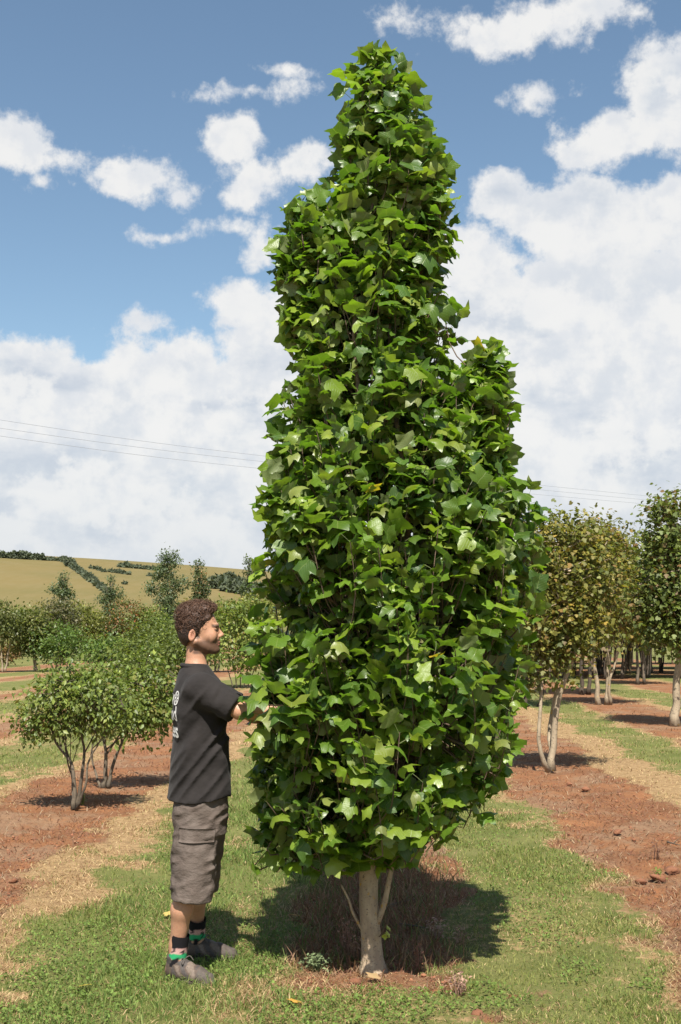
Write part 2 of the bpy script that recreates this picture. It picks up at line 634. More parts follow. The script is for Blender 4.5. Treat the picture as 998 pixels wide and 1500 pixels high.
def blades(name, x, y, h, w, lean, col, kind='stuff', label=None, cat=None, bend=0.6):
    n = len(x)
    zb = ground_z(x, y)
    so, _ = zones(x, y)
    a = rng.uniform(0, 2 * np.pi, n)
    dirv = np.stack([np.cos(a), np.sin(a), np.zeros(n)], -1)
    ph = rng.uniform(0, 2 * np.pi, n)
    side = np.stack([np.cos(ph), np.sin(ph), np.zeros(n)], -1)
    base = np.stack([x, y, zb - .006], -1)
    up = np.array([0, 0, 1.0])
    cl, sl = np.cos(lean)[:, None], np.sin(lean)[:, None]
    l2 = np.minimum(lean * (1 + bend) + .15, 1.5)
    c2, s2 = np.cos(l2)[:, None], np.sin(l2)[:, None]
    m = base + (up * cl + dirv * sl) * (h * .55)[:, None]
    tip = m + (up * c2 + dirv * s2) * (h * .45)[:, None]
    hw = side * (w * .5)[:, None]
    V = np.stack([base - hw, base + hw, m + hw * .8, m - hw * .8, tip], 1).reshape(-1, 3)
    k = np.arange(n)[:, None] * 5
    Q = k + np.array([[0, 1, 2, 3]])
    T = k + np.array([[3, 2, 4]])
    C = np.repeat(col, 5, 0)
    o = obj(name, mk_mesh(name, V, [Q, T], col=C, smooth=False), blade_m, kind=kind)
    o['label'] = label
    o['category'] = cat
    return o


def sample_ground(n, y0, y1, power=2.0, margin=1.15):
    """points spread so that their number per picture area stays about even"""
    u = rng.random(n)
    y = 1.0 / (1 / y0 + u * (1 / y1 - 1 / y0)) if power == 2.0 else (y0 ** (1 - power) + u * (y1 ** (1 - power) - y0 ** (1 - power))) ** (1 / (1 - power))
    x = rng.uniform(-1, 1, n) * (y * PW / 2 / FPX * margin + .25)
    return x, y


x, y = sample_ground(330000, 4.4, 34.0, 1.75)
so, st = zones(x, y)
r = rng.random(len(x))
tuft = fbm(x * 2.3, y * 2.3, 71, 3)
keep = r > so * 1.02 - .02
keep &= rng.random(len(x)) < np.clip(0.55 + (tuft - .42) * 2.2, .25, 1.0)
x, y, so, st, tuft = (v[keep] for v in (x, y, so, st, tuft))
isdry = rng.random(len(x)) < np.clip(st * .98 + so * .8 + .15, 0, .95)
n = len(x)
far = np.clip(y / 6.0, 1, 5)
h = rng.uniform(.018, .042, n) * (1 + 1.0 * np.clip(tuft - .5, 0, .5) * 2) * far ** .3
lush = sstep(.4, -.4, x) * sstep(-2.0, -1.2, x - ROW_DRIFT * y)
h *= 1 + .45 * lush
w = rng.uniform(.0028, .0050, n) * far ** .85
lean = rng.uniform(.1, 1.15, n)
lean = np.where(isdry, rng.uniform(.6, 1.45, n), lean)
g1, g2, g3 = np.array([.170, .200, .044]), np.array([.270, .260, .085]), np.array([.105, .150, .034])
m1 = np.clip(fbm(x * 1.5, y * 1.5, 81, 3) * 1.6 - .3 + rng.normal(0, .25, n), 0, 1)[:, None]
m2 = (rng.random(n) < .3)[:, None]
gc = g1 * (1 - m1) + g2 * m1
gc = np.where(m2, g3, gc)
gc = gc * (1 - .2 * lush[:, None] * np.array([1.0, .2, .6]))
d1, d2, d3 = np.array([.46, .34, .18]), np.array([.33, .22, .115]), np.array([.24, .135, .075])
dm = rng.random(n)[:, None]
dc = np.where(dm < .45, d1, np.where(dm < .8, d2, d3))
col = np.where(isdry[:, None], dc, gc) * rng.uniform(.8, 1.15, (n, 1))
blades('grass', x, y, h, w, lean, col, label='mown grass and dry straw between the planting rows', cat='grass')

# low clover-like leaves through the turf
x, y = sample_ground(46000, 4.5, 13.0, 1.9)
so, st = zones(x, y)
k = (so < .35) & (st < .5) & (fbm(x * 1.9, y * 1.9, 91, 3) > .50)
x, y = x[k], y[k]
n = len(x)
s = rng.uniform(.008, .017, n)
a = rng.uniform(0, 6.28, n)
zb = ground_z(x, y) + rng.uniform(.012, .035, n)
ca, sa = np.cos(a), np.sin(a)
loc = np.array([[-.5, 0, 0], [0, -.5, .1], [.5, 0, 0], [0, .5, -.1]])
V = np.empty((n, 4, 3))
V[:, :, 0] = x[:, None] + s[:, None] * (ca[:, None] * loc[None, :, 0] - sa[:, None] * loc[None, :, 1])
V[:, :, 1] = y[:, None] + s[:, None] * (sa[:, None] * loc[None, :, 0] + ca[:, None] * loc[None, :, 1])
V[:, :, 2] = zb[:, None] + s[:, None] * (loc[None, :, 2] + rng.normal(0, .25, (n, 4)))
cc = np.repeat(np.array([[.11, .165, .034]]) * rng.uniform(.7, 1.5, (n, 1)), 4, 0)
tag(obj('ground_cover', mk_mesh('ground_cover', V.reshape(-1, 3), [np.arange(n * 4).reshape(-1, 4)], col=cc, smooth=False), blade_m, kind='stuff'),
    'low clover leaves scattered through the mown turf', 'clover')

# litter on the bare soil: dead stalks, bits of straw
x, y = sample_ground(110000, 4.6, 30.0, 1.7)
so, st = zones(x, y)
k = (so > .35) & (rng.random(len(x)) < .45 + .55 * sstep(.45, .6, fbm(x * 2, y * 2, 101, 3)))
x, y = x[k], y[k]
n = len(x)
dm = rng.random(n)[:, None]
dc = np.where(dm < .5, [.20, .085, .05], np.where(dm < .8, [.26, .15, .09], [.36, .27, .17])) * rng.uniform(.6, 1.1, (n, 1))
far = np.clip(y / 6.0, 1, 5)
blades('weeds', x, y, rng.uniform(.02, .06, n) * far ** .3, rng.uniform(.0025, .005, n) * far ** .8, rng.uniform(.5, 1.5, n), dc,
       label='dead weed stalks and straw litter on the red soil strips', cat='weeds')

# standing dead weeds below and behind the tree in front
n = 5200
x = rng.normal(.12, .36, n)
y = rng.uniform(5.75, 8.6, n)
so, st = zones(x, y)
k = so > .3
x, y = x[k], y[k]
n = len(x)
dm = rng.random(n)[:, None]
dc = np.where(dm < .40, [.165, .085, .048], np.where(dm < .72, [.27, .17, .10], [.11, .14, .04])) * rng.uniform(.6, 1.2, (n, 1))
blades('undergrowth', x, y, rng.uniform(.05, .14, n), rng.uniform(.003, .007, n), rng.uniform(.1, .9, n), dc,
       label='brown dead weeds in the shade under the tulip tree', cat='weeds')


# clods on the soil: the larger ones singly, the rest as one scatter
clod_m, t, b, out = new_mat('clod_earth')
p = objco(t)
n1 = t.noise(p, 30.0, 6.0, .65)
t.put(b.inputs['Base Color'], t.mix(t.ramp(n1, .35, .65), (0.17, 0.068, 0.034), (0.30, 0.13, 0.065)))
b.inputs['Roughness'].default_value = .95
t.put(b.inputs['Normal'], t.bump(n1, .7, .01))


def ico(sub=1):
    import bmesh
    bm = bmesh.new()
    bmesh.ops.create_icosphere(bm, subdivisions=sub, radius=1.0)
    V = np.array([v.co[:] for v in bm.verts])
    T = np.array([[v.index for v in f.verts] for f in bm.faces])
    bm.free()
    return V, T


IV, IT = ico(2)
clod_me = []
for k in range(5):
    V = IV * (1 + .75 * (vnoise(IV[:, 0] * 1.7 + k * 9, IV[:, 1] * 1.7, IV[:, 2] * 1.7, 5 + k) - .5) + .35 * (vnoise(IV[:, 0] * 4, IV[:, 1] * 4 + k * 5, IV[:, 2] * 4, 15) - .5))[:, None]
    V = V * [1.25, .95, .55]
    clod_me.append(mk_mesh('clod', V, [IT], smooth=False))
CLODS = [(965, 1290, .050, 'largest red earth clod at the edge of the soil strip'),
         (985, 1278, .042, 'red earth clod beside the largest clod, nearer the picture edge'),
         (940, 1296, .034, 'red earth clod just in front of the largest clod'),
         (905, 1222, .034, 'lone red clod in the middle of the soil strip on the right'),
         (858, 1158, .040, 'red clod a little in front of the pale multi-stemmed tree'),
         (835, 1150, .030, 'small red clod nearest the foot of the pale multi-stemmed tree'),
         (520, 1442, .026, 'small red earth lump just in front of the tulip tree trunk'),
         (20, 1292, .026, 'orange-red clod in the straw at the picture edge behind the man'),
         (700, 1492, .024, 'small red clod in the turf at the very front')]
for k, (px, py, s, lab) in enumerate(CLODS):
    q = hit(px, py)
    o = obj('clod', clod_me[k % 5], clod_m)
    o.location = q + np.array([0, 0, s * .2])
    o.rotation_euler = (random.uniform(-.3, .3), random.uniform(-.3, .3), random.uniform(0, 6))
    o.scale = (s, s, s)
    tag(o, lab, 'clod', 'clods of red earth')
a = Acc()
x, y = sample_ground(16000, 4.8, 26.0, 1.8)
so, st = zones(x, y)
k = (so > .7) & (fbm(x * 1.5, y * 1.5, 111, 3) > .45)
x, y = x[k], y[k]
V0, T0 = ico(1)
zz = ground_z(x, y)
for i in range(min(len(x), 3600)):
    s = random.uniform(.003, .009) * (1 if random.random() < .93 else 2.0)
    v = V0 * np.array([random.uniform(.8, 1.5), random.uniform(.8, 1.3), .55]) * (s * (1 + rng.normal(0, .24, (len(V0), 1))))
    a.add(v + [x[i], y[i], zz[i]], tris=T0)
tag(obj('pebbles', a.mesh('pebbles', smooth=False), clod_m, kind='stuff'), 'crumbs of red earth lying on the bare soil', 'earth crumbs')

# ------------------------------------------------------------------ plants: leaf sprays
def frames(fwd, up):
    f = fwd / (np.linalg.norm(fwd, axis=1, keepdims=True) + 1e-9)
    s = np.cross(f, up)
    s /= np.linalg.norm(s, axis=1, keepdims=True) + 1e-9
    u = np.cross(s, f)
    return np.stack([s, f, u], -1)           # columns: x lateral, y along, z normal


LEAF_SMALL_V = np.array([[0, 0, 0], [.30, .38, .06], [0, .45, -.03], [-.30, .38, .06], [0, 1, -.10]])
LEAF_SMALL_T = np.array([[0, 1, 2], [0, 2, 3], [2, 1, 4], [3, 2, 4]])
LEAF_LOBED_V = np.array([[0, 0, 0], [.34, .12, .05], [.56, .42, -.03], [.26, .52, .05], [.30, .84, 0], [0, .62, -.02], [0, 1.05, -.1], [-.30, .84, 0], [-.26, .52, .05], [-.56, .42, -.03], [-.34, .12, .05]])
LEAF_LOBED_T = np.array([[0, 1, 5], [1, 2, 3], [1, 3, 5], [3, 4, 5], [4, 6, 5], [5, 6, 7], [5, 7, 8], [5, 8, 10], [8, 9, 10], [5, 10, 0]])


def leaves_mesh(name, pos, fwd, up, size, col, tv=LEAF_SMALL_V, tt=LEAF_SMALL_T):
    R = frames(fwd, up)
    V = pos[:, None] + np.einsum('nij,kj->nki', R, tv) * size[:, None, None]
    T = (np.arange(len(pos))[:, None, None] * len(tv) + tt[None]).reshape(-1, 3)
    return mk_mesh(name, V.reshape(-1, 3), [T], col=np.repeat(col, len(tv), 0), smooth=False)


def sample_lobes(lobes, n, shell=.55):
    """points in a union of ellipsoids, biased towards their surface"""
    vol = np.array([np.prod(l[3:6]) ** .8 for l in lobes])
    idx = rng.choice(len(lobes), n, p=vol / vol.sum())
    L = np.array(lobes)[idx]
    d = rng.normal(0, 1, (n, 3))
    d /= np.linalg.norm(d, axis=1, keepdims=True)
    r = rng.random(n) ** (1 / 3) * (1 - shell) + shell * rng.uniform(.72, 1.03, n)
    return L[:, :3] + d * r[:, None] * L[:, 3:6], L[:, :3]


def palette(n, cols, jitter=.18):
    w = np.array([c[3] for c in cols])
    c = np.array([c[:3] for c in cols])[rng.choice(len(cols), n, p=w / w.sum())]
    return c


def make_tree(name, label, cat, base, stems, lobes, n_clump, per, leaf, cols, bark, leafm, spread=.16, lobed=False, r0=.04, group=None,
              twigs=True, rz=0.0, scale=1.0, droop=.3, stem_sides=7, clumpcol=.5, upright=0.0, stemcol=None):
    """stems: list of polylines (local coords) from the ground up; lobes: crown ellipsoids (x,y,z,rx,ry,rz)"""
    root = thing(name, label, cat, base, rz, group, scale)
    spine = []
    many = len(stems) > 1
    for i, (ctrl, rr) in enumerate(stems):
        pts = curve_pts(ctrl, 14)
        wob = (np.stack([vnoise(np.arange(14) * .9, i * 7.3, 0, 3), vnoise(np.arange(14) * .9, i * 7.3, 5, 4), np.full(14, .5)], -1) - .5) * rr * .8
        wob[0] = 0
        pts = pts + wob
        tt = np.linspace(0, 1, 14)
        rad = rr * .78 * (1 - .72 * tt) * (1 + .35 * np.exp(-tt * 22))
        a = Acc()
        a.tube(pts, rad, stem_sides, col=stemcol[i] if stemcol else None)
        # limbs that run from the upper part of the stem into the crown
        spine.append(pts[4:])
        if twigs:
            for k in range(5 if many else 10):
                j = random.randint(6, 12)
                tgt, _ = sample_lobes(lobes, 1, .3)
                tgt = tgt[0]
                if tgt[2] < pts[j][2]:
                    tgt[2] = pts[j][2] + abs(tgt[2] - pts[j][2]) * .5
                mid = (pts[j] + tgt) / 2 + np.array([0, 0, .08]) * rr / .03
                br = curve_pts([pts[j], mid, tgt], 8)
                a.tube(br, rad[j] * np.linspace(.6, .12, 8), 5)
                spine.append(br)
        obj('stem' if many else 'trunk', a.mesh('stem'), bark, root)
    sp = np.vstack(spine)
    cen, lc = sample_lobes(lobes, n_clump, .5)
    ccol = palette(n_clump, cols)
    cb = rng.uniform(1 - clumpcol * .5, 1 + clumpcol * .5, n_clump)
    if twigs:
        a = Acc()
        for q in cen[: min(n_clump, 260)]:
            d = np.linalg.norm(sp - q, axis=1) + 2.0 * np.clip(sp[:, 2] - q[2], 0, None)
            s = sp[d.argmin()]
            a.tube(curve_pts([s, (s + q) / 2 + [0, 0, -.02], q], 5), np.linspace(.007, .0025, 5) * max(1, r0 / .03), 3, cap=False)
        obj('twigs', a.mesh('twigs'), bark, root, kind='stuff')
    N = n_clump * per
    ci = np.repeat(np.arange(n_clump), per)
    off = rng.normal(0, 1, (N, 3)) * spread * np.array([1, 1, .75])
    pos = cen[ci] + off
    outw = pos - lc[ci]
    outw /= np.linalg.norm(outw, axis=1, keepdims=True) + 1e-6
    fwd = outw * .6 + rng.normal(0, .7, (N, 3)) + np.array([0, 0, -droop + upright])
    up = outw * .5 + np.array([0, 0, .8]) + rng.normal(0, .45, (N, 3))
    col = ccol[ci] * .6 + palette(N, cols) * .4
    col = col * cb[ci][:, None] * rng.uniform(.75, 1.25, (N, 1))
    size = leaf * rng.uniform(.65, 1.3, N)
    tv, tt_ = (LEAF_LOBED_V, LEAF_LOBED_T) if lobed else (LEAF_SMALL_V, LEAF_SMALL_T)
    me = leaves_mesh('crown', pos, fwd, up, size, np.clip(col, 0, .8), tv, tt_)
    obj('crown', me, leafm, root)
    return root


def clone(root, label, loc, rz=0.0, scale=1.0, group=None):
    r = root.copy()
    COL.objects.link(r)
    r.location = tuple(float(v) for v in loc)
    r.rotation_euler = (0, 0, rz)
    r.scale = (scale,) * 3
    r['label'] = label
    if group:
        r['group'] = group
    for ch in root.children:
        c = ch.copy()
        COL.objects.link(c)
        c.parent = r
    return r


lm_olive = leaf_mat('leaf_background_tree', .55, .28, (.16, .17, .08), .4, .35)
bk_pale = bark_mat('bark_pale', (.36, .29, .20), (.24, .19, .13), (.15, .12, .085), 9.0, .5, (.42, .27, .05))
bk_grey = bark_mat('bark_grey', (.15, .12, .085), (.085, .070, .052), (.05, .042, .034), 9.0, .5)
bk_dark = bark_mat('bark_dark', (.085, .065, .048), (.05, .04, .03), None, 9.0, .5)
OLIVE = [(.130, .140, .027, 4), (.190, .170, .034, 3), (.26, .18, .038, 1.1), (.19, .085, .030, .45), (.075, .098, .022, 3)]
YELLOW = [(.14, .135, .026, 4), (.24, .19, .035, 2.5), (.25, .12, .040, 1.0), (.085, .10, .022, 3)]
GREEN = [(.098, .128, .026, 4), (.150, .175, .036, 2.4), (.064, .092, .021, 3)]
GREENRED = GREEN + [(.19, .07, .035, .7)]
POPLAR = [(.075, .105, .045, 4), (.11, .14, .065, 2), (.055, .075, .035, 2)]
BRIGHT = [(.080, .135, .025, 4), (.12, .17, .03, 2), (.05, .085, .02, 2)]


def sc(Y):
    return Y / FPX                           # metres per photograph pixel at distance Y


def local(base, px, py, dy=0.0):
    """pixel -> coordinates relative to a base point, at the base's distance plus dy"""
    return at(px, py, base[1] + dy) - base


def lobe(base, px, py, rx, ry, rdepth=None, dy=0.0):
    q = local(base, px, py, dy)
    k = sc(base[1])
    return (*q, rx * k, (rdepth if rdepth else rx) * k, ry * k)
# ------------------------------------------------------------------ trees on the right
B = hit(808, 1130)
st = [([(0, 0, 0), local(B, 812, 1080), local(B, 822, 1010), local(B, 842, 950), local(B, 850, 880, .3), local(B, 840, 810, .3)], .055),
      ([(-.04, -.03, .0), local(B, 789, 1090, -.1), local(B, 793, 1030, -.1), local(B, 795, 960, -.1), local(B, 780, 880, -.2), local(B, 775, 820, -.2)], .036),
      ([(.01, .06, .1), local(B, 806, 1060, .2), local(B, 818, 985, .2), local(B, 800, 920, .3), local(B, 815, 850, .4)], .034)]
lb = [lobe(B, 775, 830, 55, 60), lobe(B, 820, 810, 55, 50), lobe(B, 855, 860, 50, 65), lobe(B, 800, 900, 70, 60), lobe(B, 845, 925, 45, 40), lobe(B, 755, 925, 45, 60), lobe(B, 800, 965, 38, 26), lobe(B, 875, 830, 36, 50), lobe(B, 835, 775, 20, 18), lobe(B, 790, 772, 16, 14), lobe(B, 862, 772, 10, 18), lobe(B, 812, 762, 8, 14), lobe(B, 765, 768, 9, 14), lobe(B, 905, 850, 16, 22), lobe(B, 890, 905, 20, 22), lobe(B, 770, 985, 22, 18), lobe(B, 830, 985, 16, 14)]
make_tree('maple_tree', 'pale multi-stemmed tree with olive and rusty leaves just behind the tulip tree', 'tree', B, st, lb, 420, 24, .050, OLIVE, bk_pale, lm_olive,
          .12, True, .05, 'trees in rows on the right')

B = hit(770, 1036)
st = [([(0, 0, 0), local(B, 772, 1000), local(B, 778, 950), local(B, 770, 880)], .07),
      ([(-.25, 0, 0), local(B, 748, 1000), local(B, 740, 950), local(B, 735, 880)], .06),
      ([(.3, .1, 0), local(B, 795, 1010), local(B, 782, 970), local(B, 800, 890)], .055)]
lb = [lobe(B, 760, 900, 70, 75), lobe(B, 790, 850, 60, 70), lobe(B, 730, 860, 60, 80)]
make_tree('maple_tree', 'dark-stemmed leafy tree half hidden behind the edge of the tulip tree', 'tree', B, st, lb, 300, 26, .075, OLIVE, bk_dark, lm_olive,
          .2, True, .06, 'trees in rows on the right')

B = hit(856, 1018)
st = [([(-.05, 0, 0), local(B, 852, 980), local(B, 851, 930), local(B, 840, 860)], .085),
      ([(.12, .05, 0), local(B, 865, 980), local(B, 868, 940), local(B, 880, 860)], .07)]
lb = [lobe(B, 850, 850, 65, 70), lobe(B, 875, 810, 50, 45), lobe(B, 830, 900, 50, 40)]
make_tree('maple_tree', 'tree with two thick dark trunks side by side behind the pale-stemmed ones', 'tree', B, st, lb, 280, 26, .08, OLIVE, bk_dark, lm_olive,
          .22, True, .07, 'trees in rows on the right')

B = hit(885, 1033)
st = [([(-.12, 0, 0), local(B, 874, 990), local(B, 868, 950), local(B, 868, 890), local(B, 865, 830)], .075),
      ([(.06, 0, 0), local(B, 890, 995), local(B, 893, 940), local(B, 890, 880), local(B, 905, 830)], .06),
      ([(.14, .02, 0), local(B, 893, 1000, -.1), local(B, 903, 965, -.1), local(B, 912, 900, -.1)], .05)]
lb = [lobe(B, 880, 850, 55, 70), lobe(B, 905, 880, 50, 55), lobe(B, 865, 800, 40, 40), lobe(B, 905, 815, 32, 36)]
make_tree('maple_tree', 'tree with three white-barked stems spreading from one foot', 'tree', B, st, lb, 300, 26, .075, YELLOW, bk_pale, lm_olive,
          .2, True, .06, 'trees in rows on the right')

B = hit(990, 1064)
st = [([(0, 0, 0), local(B, 992, 1010), local(B, 996, 940), local(B, 990, 850), local(B, 980, 760)], .10)]
lb = [lobe(B, 992, 900, 55, 60), lobe(B, 985, 830, 50, 60), lobe(B, 980, 775, 35, 45), lobe(B, 985, 738, 18, 26), lobe(B, 1030, 860, 50, 80), lobe(B, 955, 880, 32, 40), lobe(B, 948, 780, 7, 35)]
make_tree('maple_tree', 'taller green tree with a single straight yellow-lichened trunk at the picture edge', 'tree', B, st, lb, 400, 26, .072, GREENRED, bk_pale, lm_olive,
          .15, True, .09, 'trees in rows on the right')

B = hit(935, 1003)
st = [([(0, 0, 0), local(B, 934, 960), local(B, 930, 900), local(B, 925, 840)], .07),
      ([(.2, .0, 0), local(B, 942, 960), local(B, 948, 900), local(B, 950, 850)], .06)]
lb = [lobe(B, 930, 855, 45, 55), lobe(B, 945, 905, 45, 32), lobe(B, 915, 900, 40, 36)]
make_tree('maple_tree', 'yellowest-leaved tree between the white-stemmed tree and the tall edge tree', 'tree', B, st, lb, 280, 24, .085, YELLOW, bk_grey, lm_olive,
          .24, True, .07, 'trees in rows on the right')

# the wood of multi-stemmed nursery trees behind
def nursery(seed, cols, bark, hgt=4.2):
    random.seed(seed)
    st = []
    for k in range(random.randint(3, 5)):
        a = random.uniform(0, 6.28)
        r = random.uniform(.05, .16)
        x0, y0 = r * math.cos(a), r * math.sin(a)
        f = random.uniform(2.0, 5.0)
        st.append(([(x0, y0, 0), (x0 * f * .55, y0 * f * .5, .9), (x0 * f, y0 * f, 1.9), (x0 * f * 1.3, y0 * f * 1.3, hgt * .75)], random.uniform(.035, .055)))
    lb = [(0, 0, hgt * .62, 1.25, 1.25, hgt * .25), (.3, .2, hgt * .8, .8, .8, hgt * .2), (-.4, -.2, hgt * .7, .9, .9, hgt * .2)]
    return make_tree('nursery_tree', 'x', 'tree', (0, 0, 0), st, lb, 120, 16, .20, cols, bark, lm_olive, .3, False, .05, 'nursery trees in the wood on the right', twigs=False, stem_sides=5)


protos = [nursery(3, OLIVE, bk_grey), nursery(5, GREEN, bk_dark), nursery(8, YELLOW, bk_pale), nursery(12, OLIVE, bk_dark)]
used = [False] * 4
wood = []
for row, (yy, x0, x1, step) in enumerate([(43, 7.2, 13.6, .60), (48, 6.6, 15.4, .55), (55, 5.6, 17.6, .65), (64, 4.6, 20.5, .8)]):
    xx = x0
    while xx < x1:
        wood.append((xx + random.uniform(-.3, .3), yy + random.uniform(-1.6, 1.6), row))
        xx += step * random.uniform(.8, 1.25)
ROWLAB = ['slender multi-stemmed tree in the front rank of the wood behind the right-hand rows', 'slender multi-stemmed tree in the second rank of the wood on the right',
          'slender tree in the third rank of the wood, showing between nearer trunks', 'farthest slender trees closing the wood on the right']
for i, (xx, yy, row) in enumerate(wood):
    k = (i * 7 + row) % 4
    loc = (xx, yy, float(ground_z(xx, yy)))
    rz, s = random.uniform(0, 6.28), random.uniform(.85, 1.08)
    if not used[k]:
        used[k] = True
        o = protos[k]
        o.location, o.rotation_euler, o.scale = loc, (0, 0, rz), (s,) * 3
        o['label'] = ROWLAB[row]
    else:
        o = clone(protos[k], ROWLAB[row], loc, rz, s)
    o['group'] = 'wood on the right, rank %s' % ('one', 'two', 'three', 'four')[row]
random.seed(21)

# ------------------------------------------------------------------ shrubs and trees on the left
lm_shrub = leaf_mat('leaf_shrub', .48, .30, (.17, .20, .08), .4, .4)
SHRUB = [(.125, .168, .030, 4), (.180, .212, .044, 3), (.078, .118, .024, 3), (.20, .14, .045, .5)]
B = hit(108, 1187)
st = [([(0, 0, 0), local(B, 110, 1150), local(B, 104, 1118), local(B, 84, 1090), local(B, 70, 1050)], .028),
      ([(.02, .04, 0), local(B, 118, 1150), local(B, 124, 1110), local(B, 120, 1075), local(B, 128, 1040)], .026),
      ([(.03, -.03, 0), local(B, 126, 1150, -.1), local(B, 130, 1115, -.1), local(B, 147, 1085, -.1), local(B, 160, 1050, -.1)], .017),
      ([(-.01, .05, 0), local(B, 106, 1140, .2), local(B, 98, 1110, .2), local(B, 95, 1060, .3)], .016)]
lb = [lobe(B, 100, 1025, 62, 42), lobe(B, 65, 1045, 38, 28), lobe(B, 140, 1020, 55, 32), lobe(B, 150, 1045, 48, 28), lobe(B, 110, 1008, 45, 26), lobe(B, 45, 1062, 20, 16), lobe(B, 95, 978, 20, 14), lobe(B, 175, 1068, 18, 14)]
make_tree('nursery_shrub', 'low umbrella-shaped green shrub on bare crooked stems, nearest one behind the man', 'shrub', B, st, lb, 300, 16, .050, SHRUB, bk_grey, lm_shrub, .085,
          False, .03, 'umbrella-shaped shrubs behind the man', droop=.6)
B = hit(152, 1155)
st = [([(0, 0, 0), local(B, 156, 1120), local(B, 152, 1085), local(B, 146, 1050)], .034),
      ([(.05, 0, 0), local(B, 163, 1130), local(B, 176, 1095), local(B, 190, 1065), local(B, 198, 1040)], .028),
      ([(-.04, .03, 0), local(B, 140, 1130, .1), local(B, 134, 1100, .1), local(B, 150, 1060, .1)], .018)]
lb = [lobe(B, 205, 1024, 55, 40), lobe(B, 160, 1010, 50, 34), lobe(B, 235, 1020, 45, 40), lobe(B, 190, 1050, 48, 28), lobe(B, 165, 968, 20, 14), lobe(B, 215, 968, 24, 14), lobe(B, 225, 1072, 22, 12)]
make_tree('nursery_shrub', 'low umbrella-shaped green shrub just beyond the nearest one, next to the man', 'shrub', B, st, lb, 300, 16, .056, SHRUB, bk_grey, lm_shrub, .10,
          False, .03, 'umbrella-shaped shrubs behind the man', droop=.6)

LEFT = [
    # name, label, base px, lobes(px,py,rx,ry), stems as px offsets, clumps, leaf, palette, bark
    ('nursery_shrub', 'thin-stemmed shrub behind the man\'s outstretched arm', (352, 1008), [(345, 935, 42, 45), (375, 915, 32, 45), (330, 900, 26, 30), (365, 960, 30, 26)], [(-14, -45), (-6, -50), (2, -50), (10, -48), (16, -40)], 260, .11, SHRUB, bk_grey),
    ('nursery_shrub', 'dark green rounded shrub directly behind the man\'s shoulders', (262, 1005), [(255, 965, 45, 32), (225, 960, 36, 26), (285, 950, 36, 40)], [(-10, -30), (4, -34), (14, -30)], 300, .11, GREEN, bk_dark),
    ('nursery_shrub', 'dense green shrub left of the man\'s neck', (205, 990), [(215, 935, 36, 28), (190, 950, 30, 24), (240, 945, 32, 30), (200, 965, 34, 20)], [(-8, -30), (6, -34)], 280, .13, GREEN, bk_dark),
    ('nursery_shrub', 'bright green low shrub among the darker ones beside the clearing', (148, 978), [(145, 953, 24, 17), (165, 948, 22, 15), (180, 962, 22, 12)], [(-6, -20), (6, -20)], 200, .15, BRIGHT, bk_dark),
    ('nursery_tree', 'wide fan-shaped feathery bush on short pale stems at the clearing', (82, 984), [(82, 935, 36, 22), (60, 945, 22, 16), (104, 944, 20, 18), (82, 955, 26, 14)], [(-8, -28), (2, -30), (8, -26)], 260, .13, BRIGHT, bk_pale),
    ('nursery_tree', 'brownish round-headed tree standing behind the feathery bush', (84, 972), [(85, 902, 28, 24), (70, 912, 18, 18), (98, 908, 18, 20)], [(-3, -40), (5, -42)], 240, .16, [(.095, .095, .04, 3), (.13, .11, .055, 2), (.06, .07, .03, 2)], bk_dark),
    ('nursery_tree', 'yellow-green tree right of the brownish round-headed tree', (132, 968), [(128, 920, 26, 28), (118, 905, 18, 22), (140, 938, 18, 20)], [(-4, -36), (4, -34)], 260, .17, [(.15, .16, .035, 4), (.20, .19, .05, 2), (.09, .11, .025, 2)], bk_pale),
    ('nursery_tree', 'small-crowned orchard tree on a pale trunk left of the feathery bush', (53, 984), [(44, 920, 22, 26), (35, 935, 16, 18), (55, 915, 16, 20)], [(-5, -45), (-10, -48)], 240, .14, [(.11, .125, .03, 4), (.17, .16, .05, 2), (.07, .09, .02, 2)], bk_pale),
    ('nursery_tree', 'green tree cut by the left edge of the picture', (6, 985), [(4, 905, 24, 26), (14, 925, 16, 20), (-12, 920, 20, 25)], [(-4, -48), (6, -45)], 240, .13, [(.10, .12, .03, 4), (.15, .15, .04, 2), (.06, .08, .02, 2)], bk_pale),
    ('nursery_tree', 'low russet-leaved sapling under the green tree at the left edge', (12, 976), [(10, 955, 15, 14), (22, 950, 8, 9)], [(-2, -16)], 110, .12, [(.20, .11, .04, 3), (.13, .11, .035, 2)], bk_pale),
    ('rowan_tree', 'rowan tree speckled with orange-red berries above the bright shrub', (185, 968), [(186, 905, 28, 28), (172, 922, 20, 16), (205, 915, 18, 22), (160, 925, 12, 14)], [(-3, -36), (4, -40)], 300, .15, [(.085, .10, .03, 4), (.12, .12, .035, 2), (.30, .085, .03, 1.3)], bk_grey),
    ('nursery_tree', 'light green tree between the rowan and the tall poplar', (224, 968), [(222, 912, 20, 24), (238, 925, 20, 20)], [(-3, -34), (5, -36)], 220, .17, SHRUB, bk_grey),
    ('nursery_tree', 'thin pale sapling with reddish tips just above the man\'s collar', (318, 985), [(325, 915, 26, 26), (312, 935, 22, 22)], [(-4, -36), (4, -36)], 200, .15, SHRUB + [(.24, .10, .05, .8)], bk_grey),
    ('nursery_tree', 'yellow-green round tree low in the gap between man and tulip tree', (385, 978), [(388, 915, 24, 32), (370, 895, 18, 24)], [(-3, -34), (5, -36)], 220, .15, [(.15, .16, .035, 4), (.20, .19, .05, 2), (.09, .11, .025, 2)], bk_grey),
]
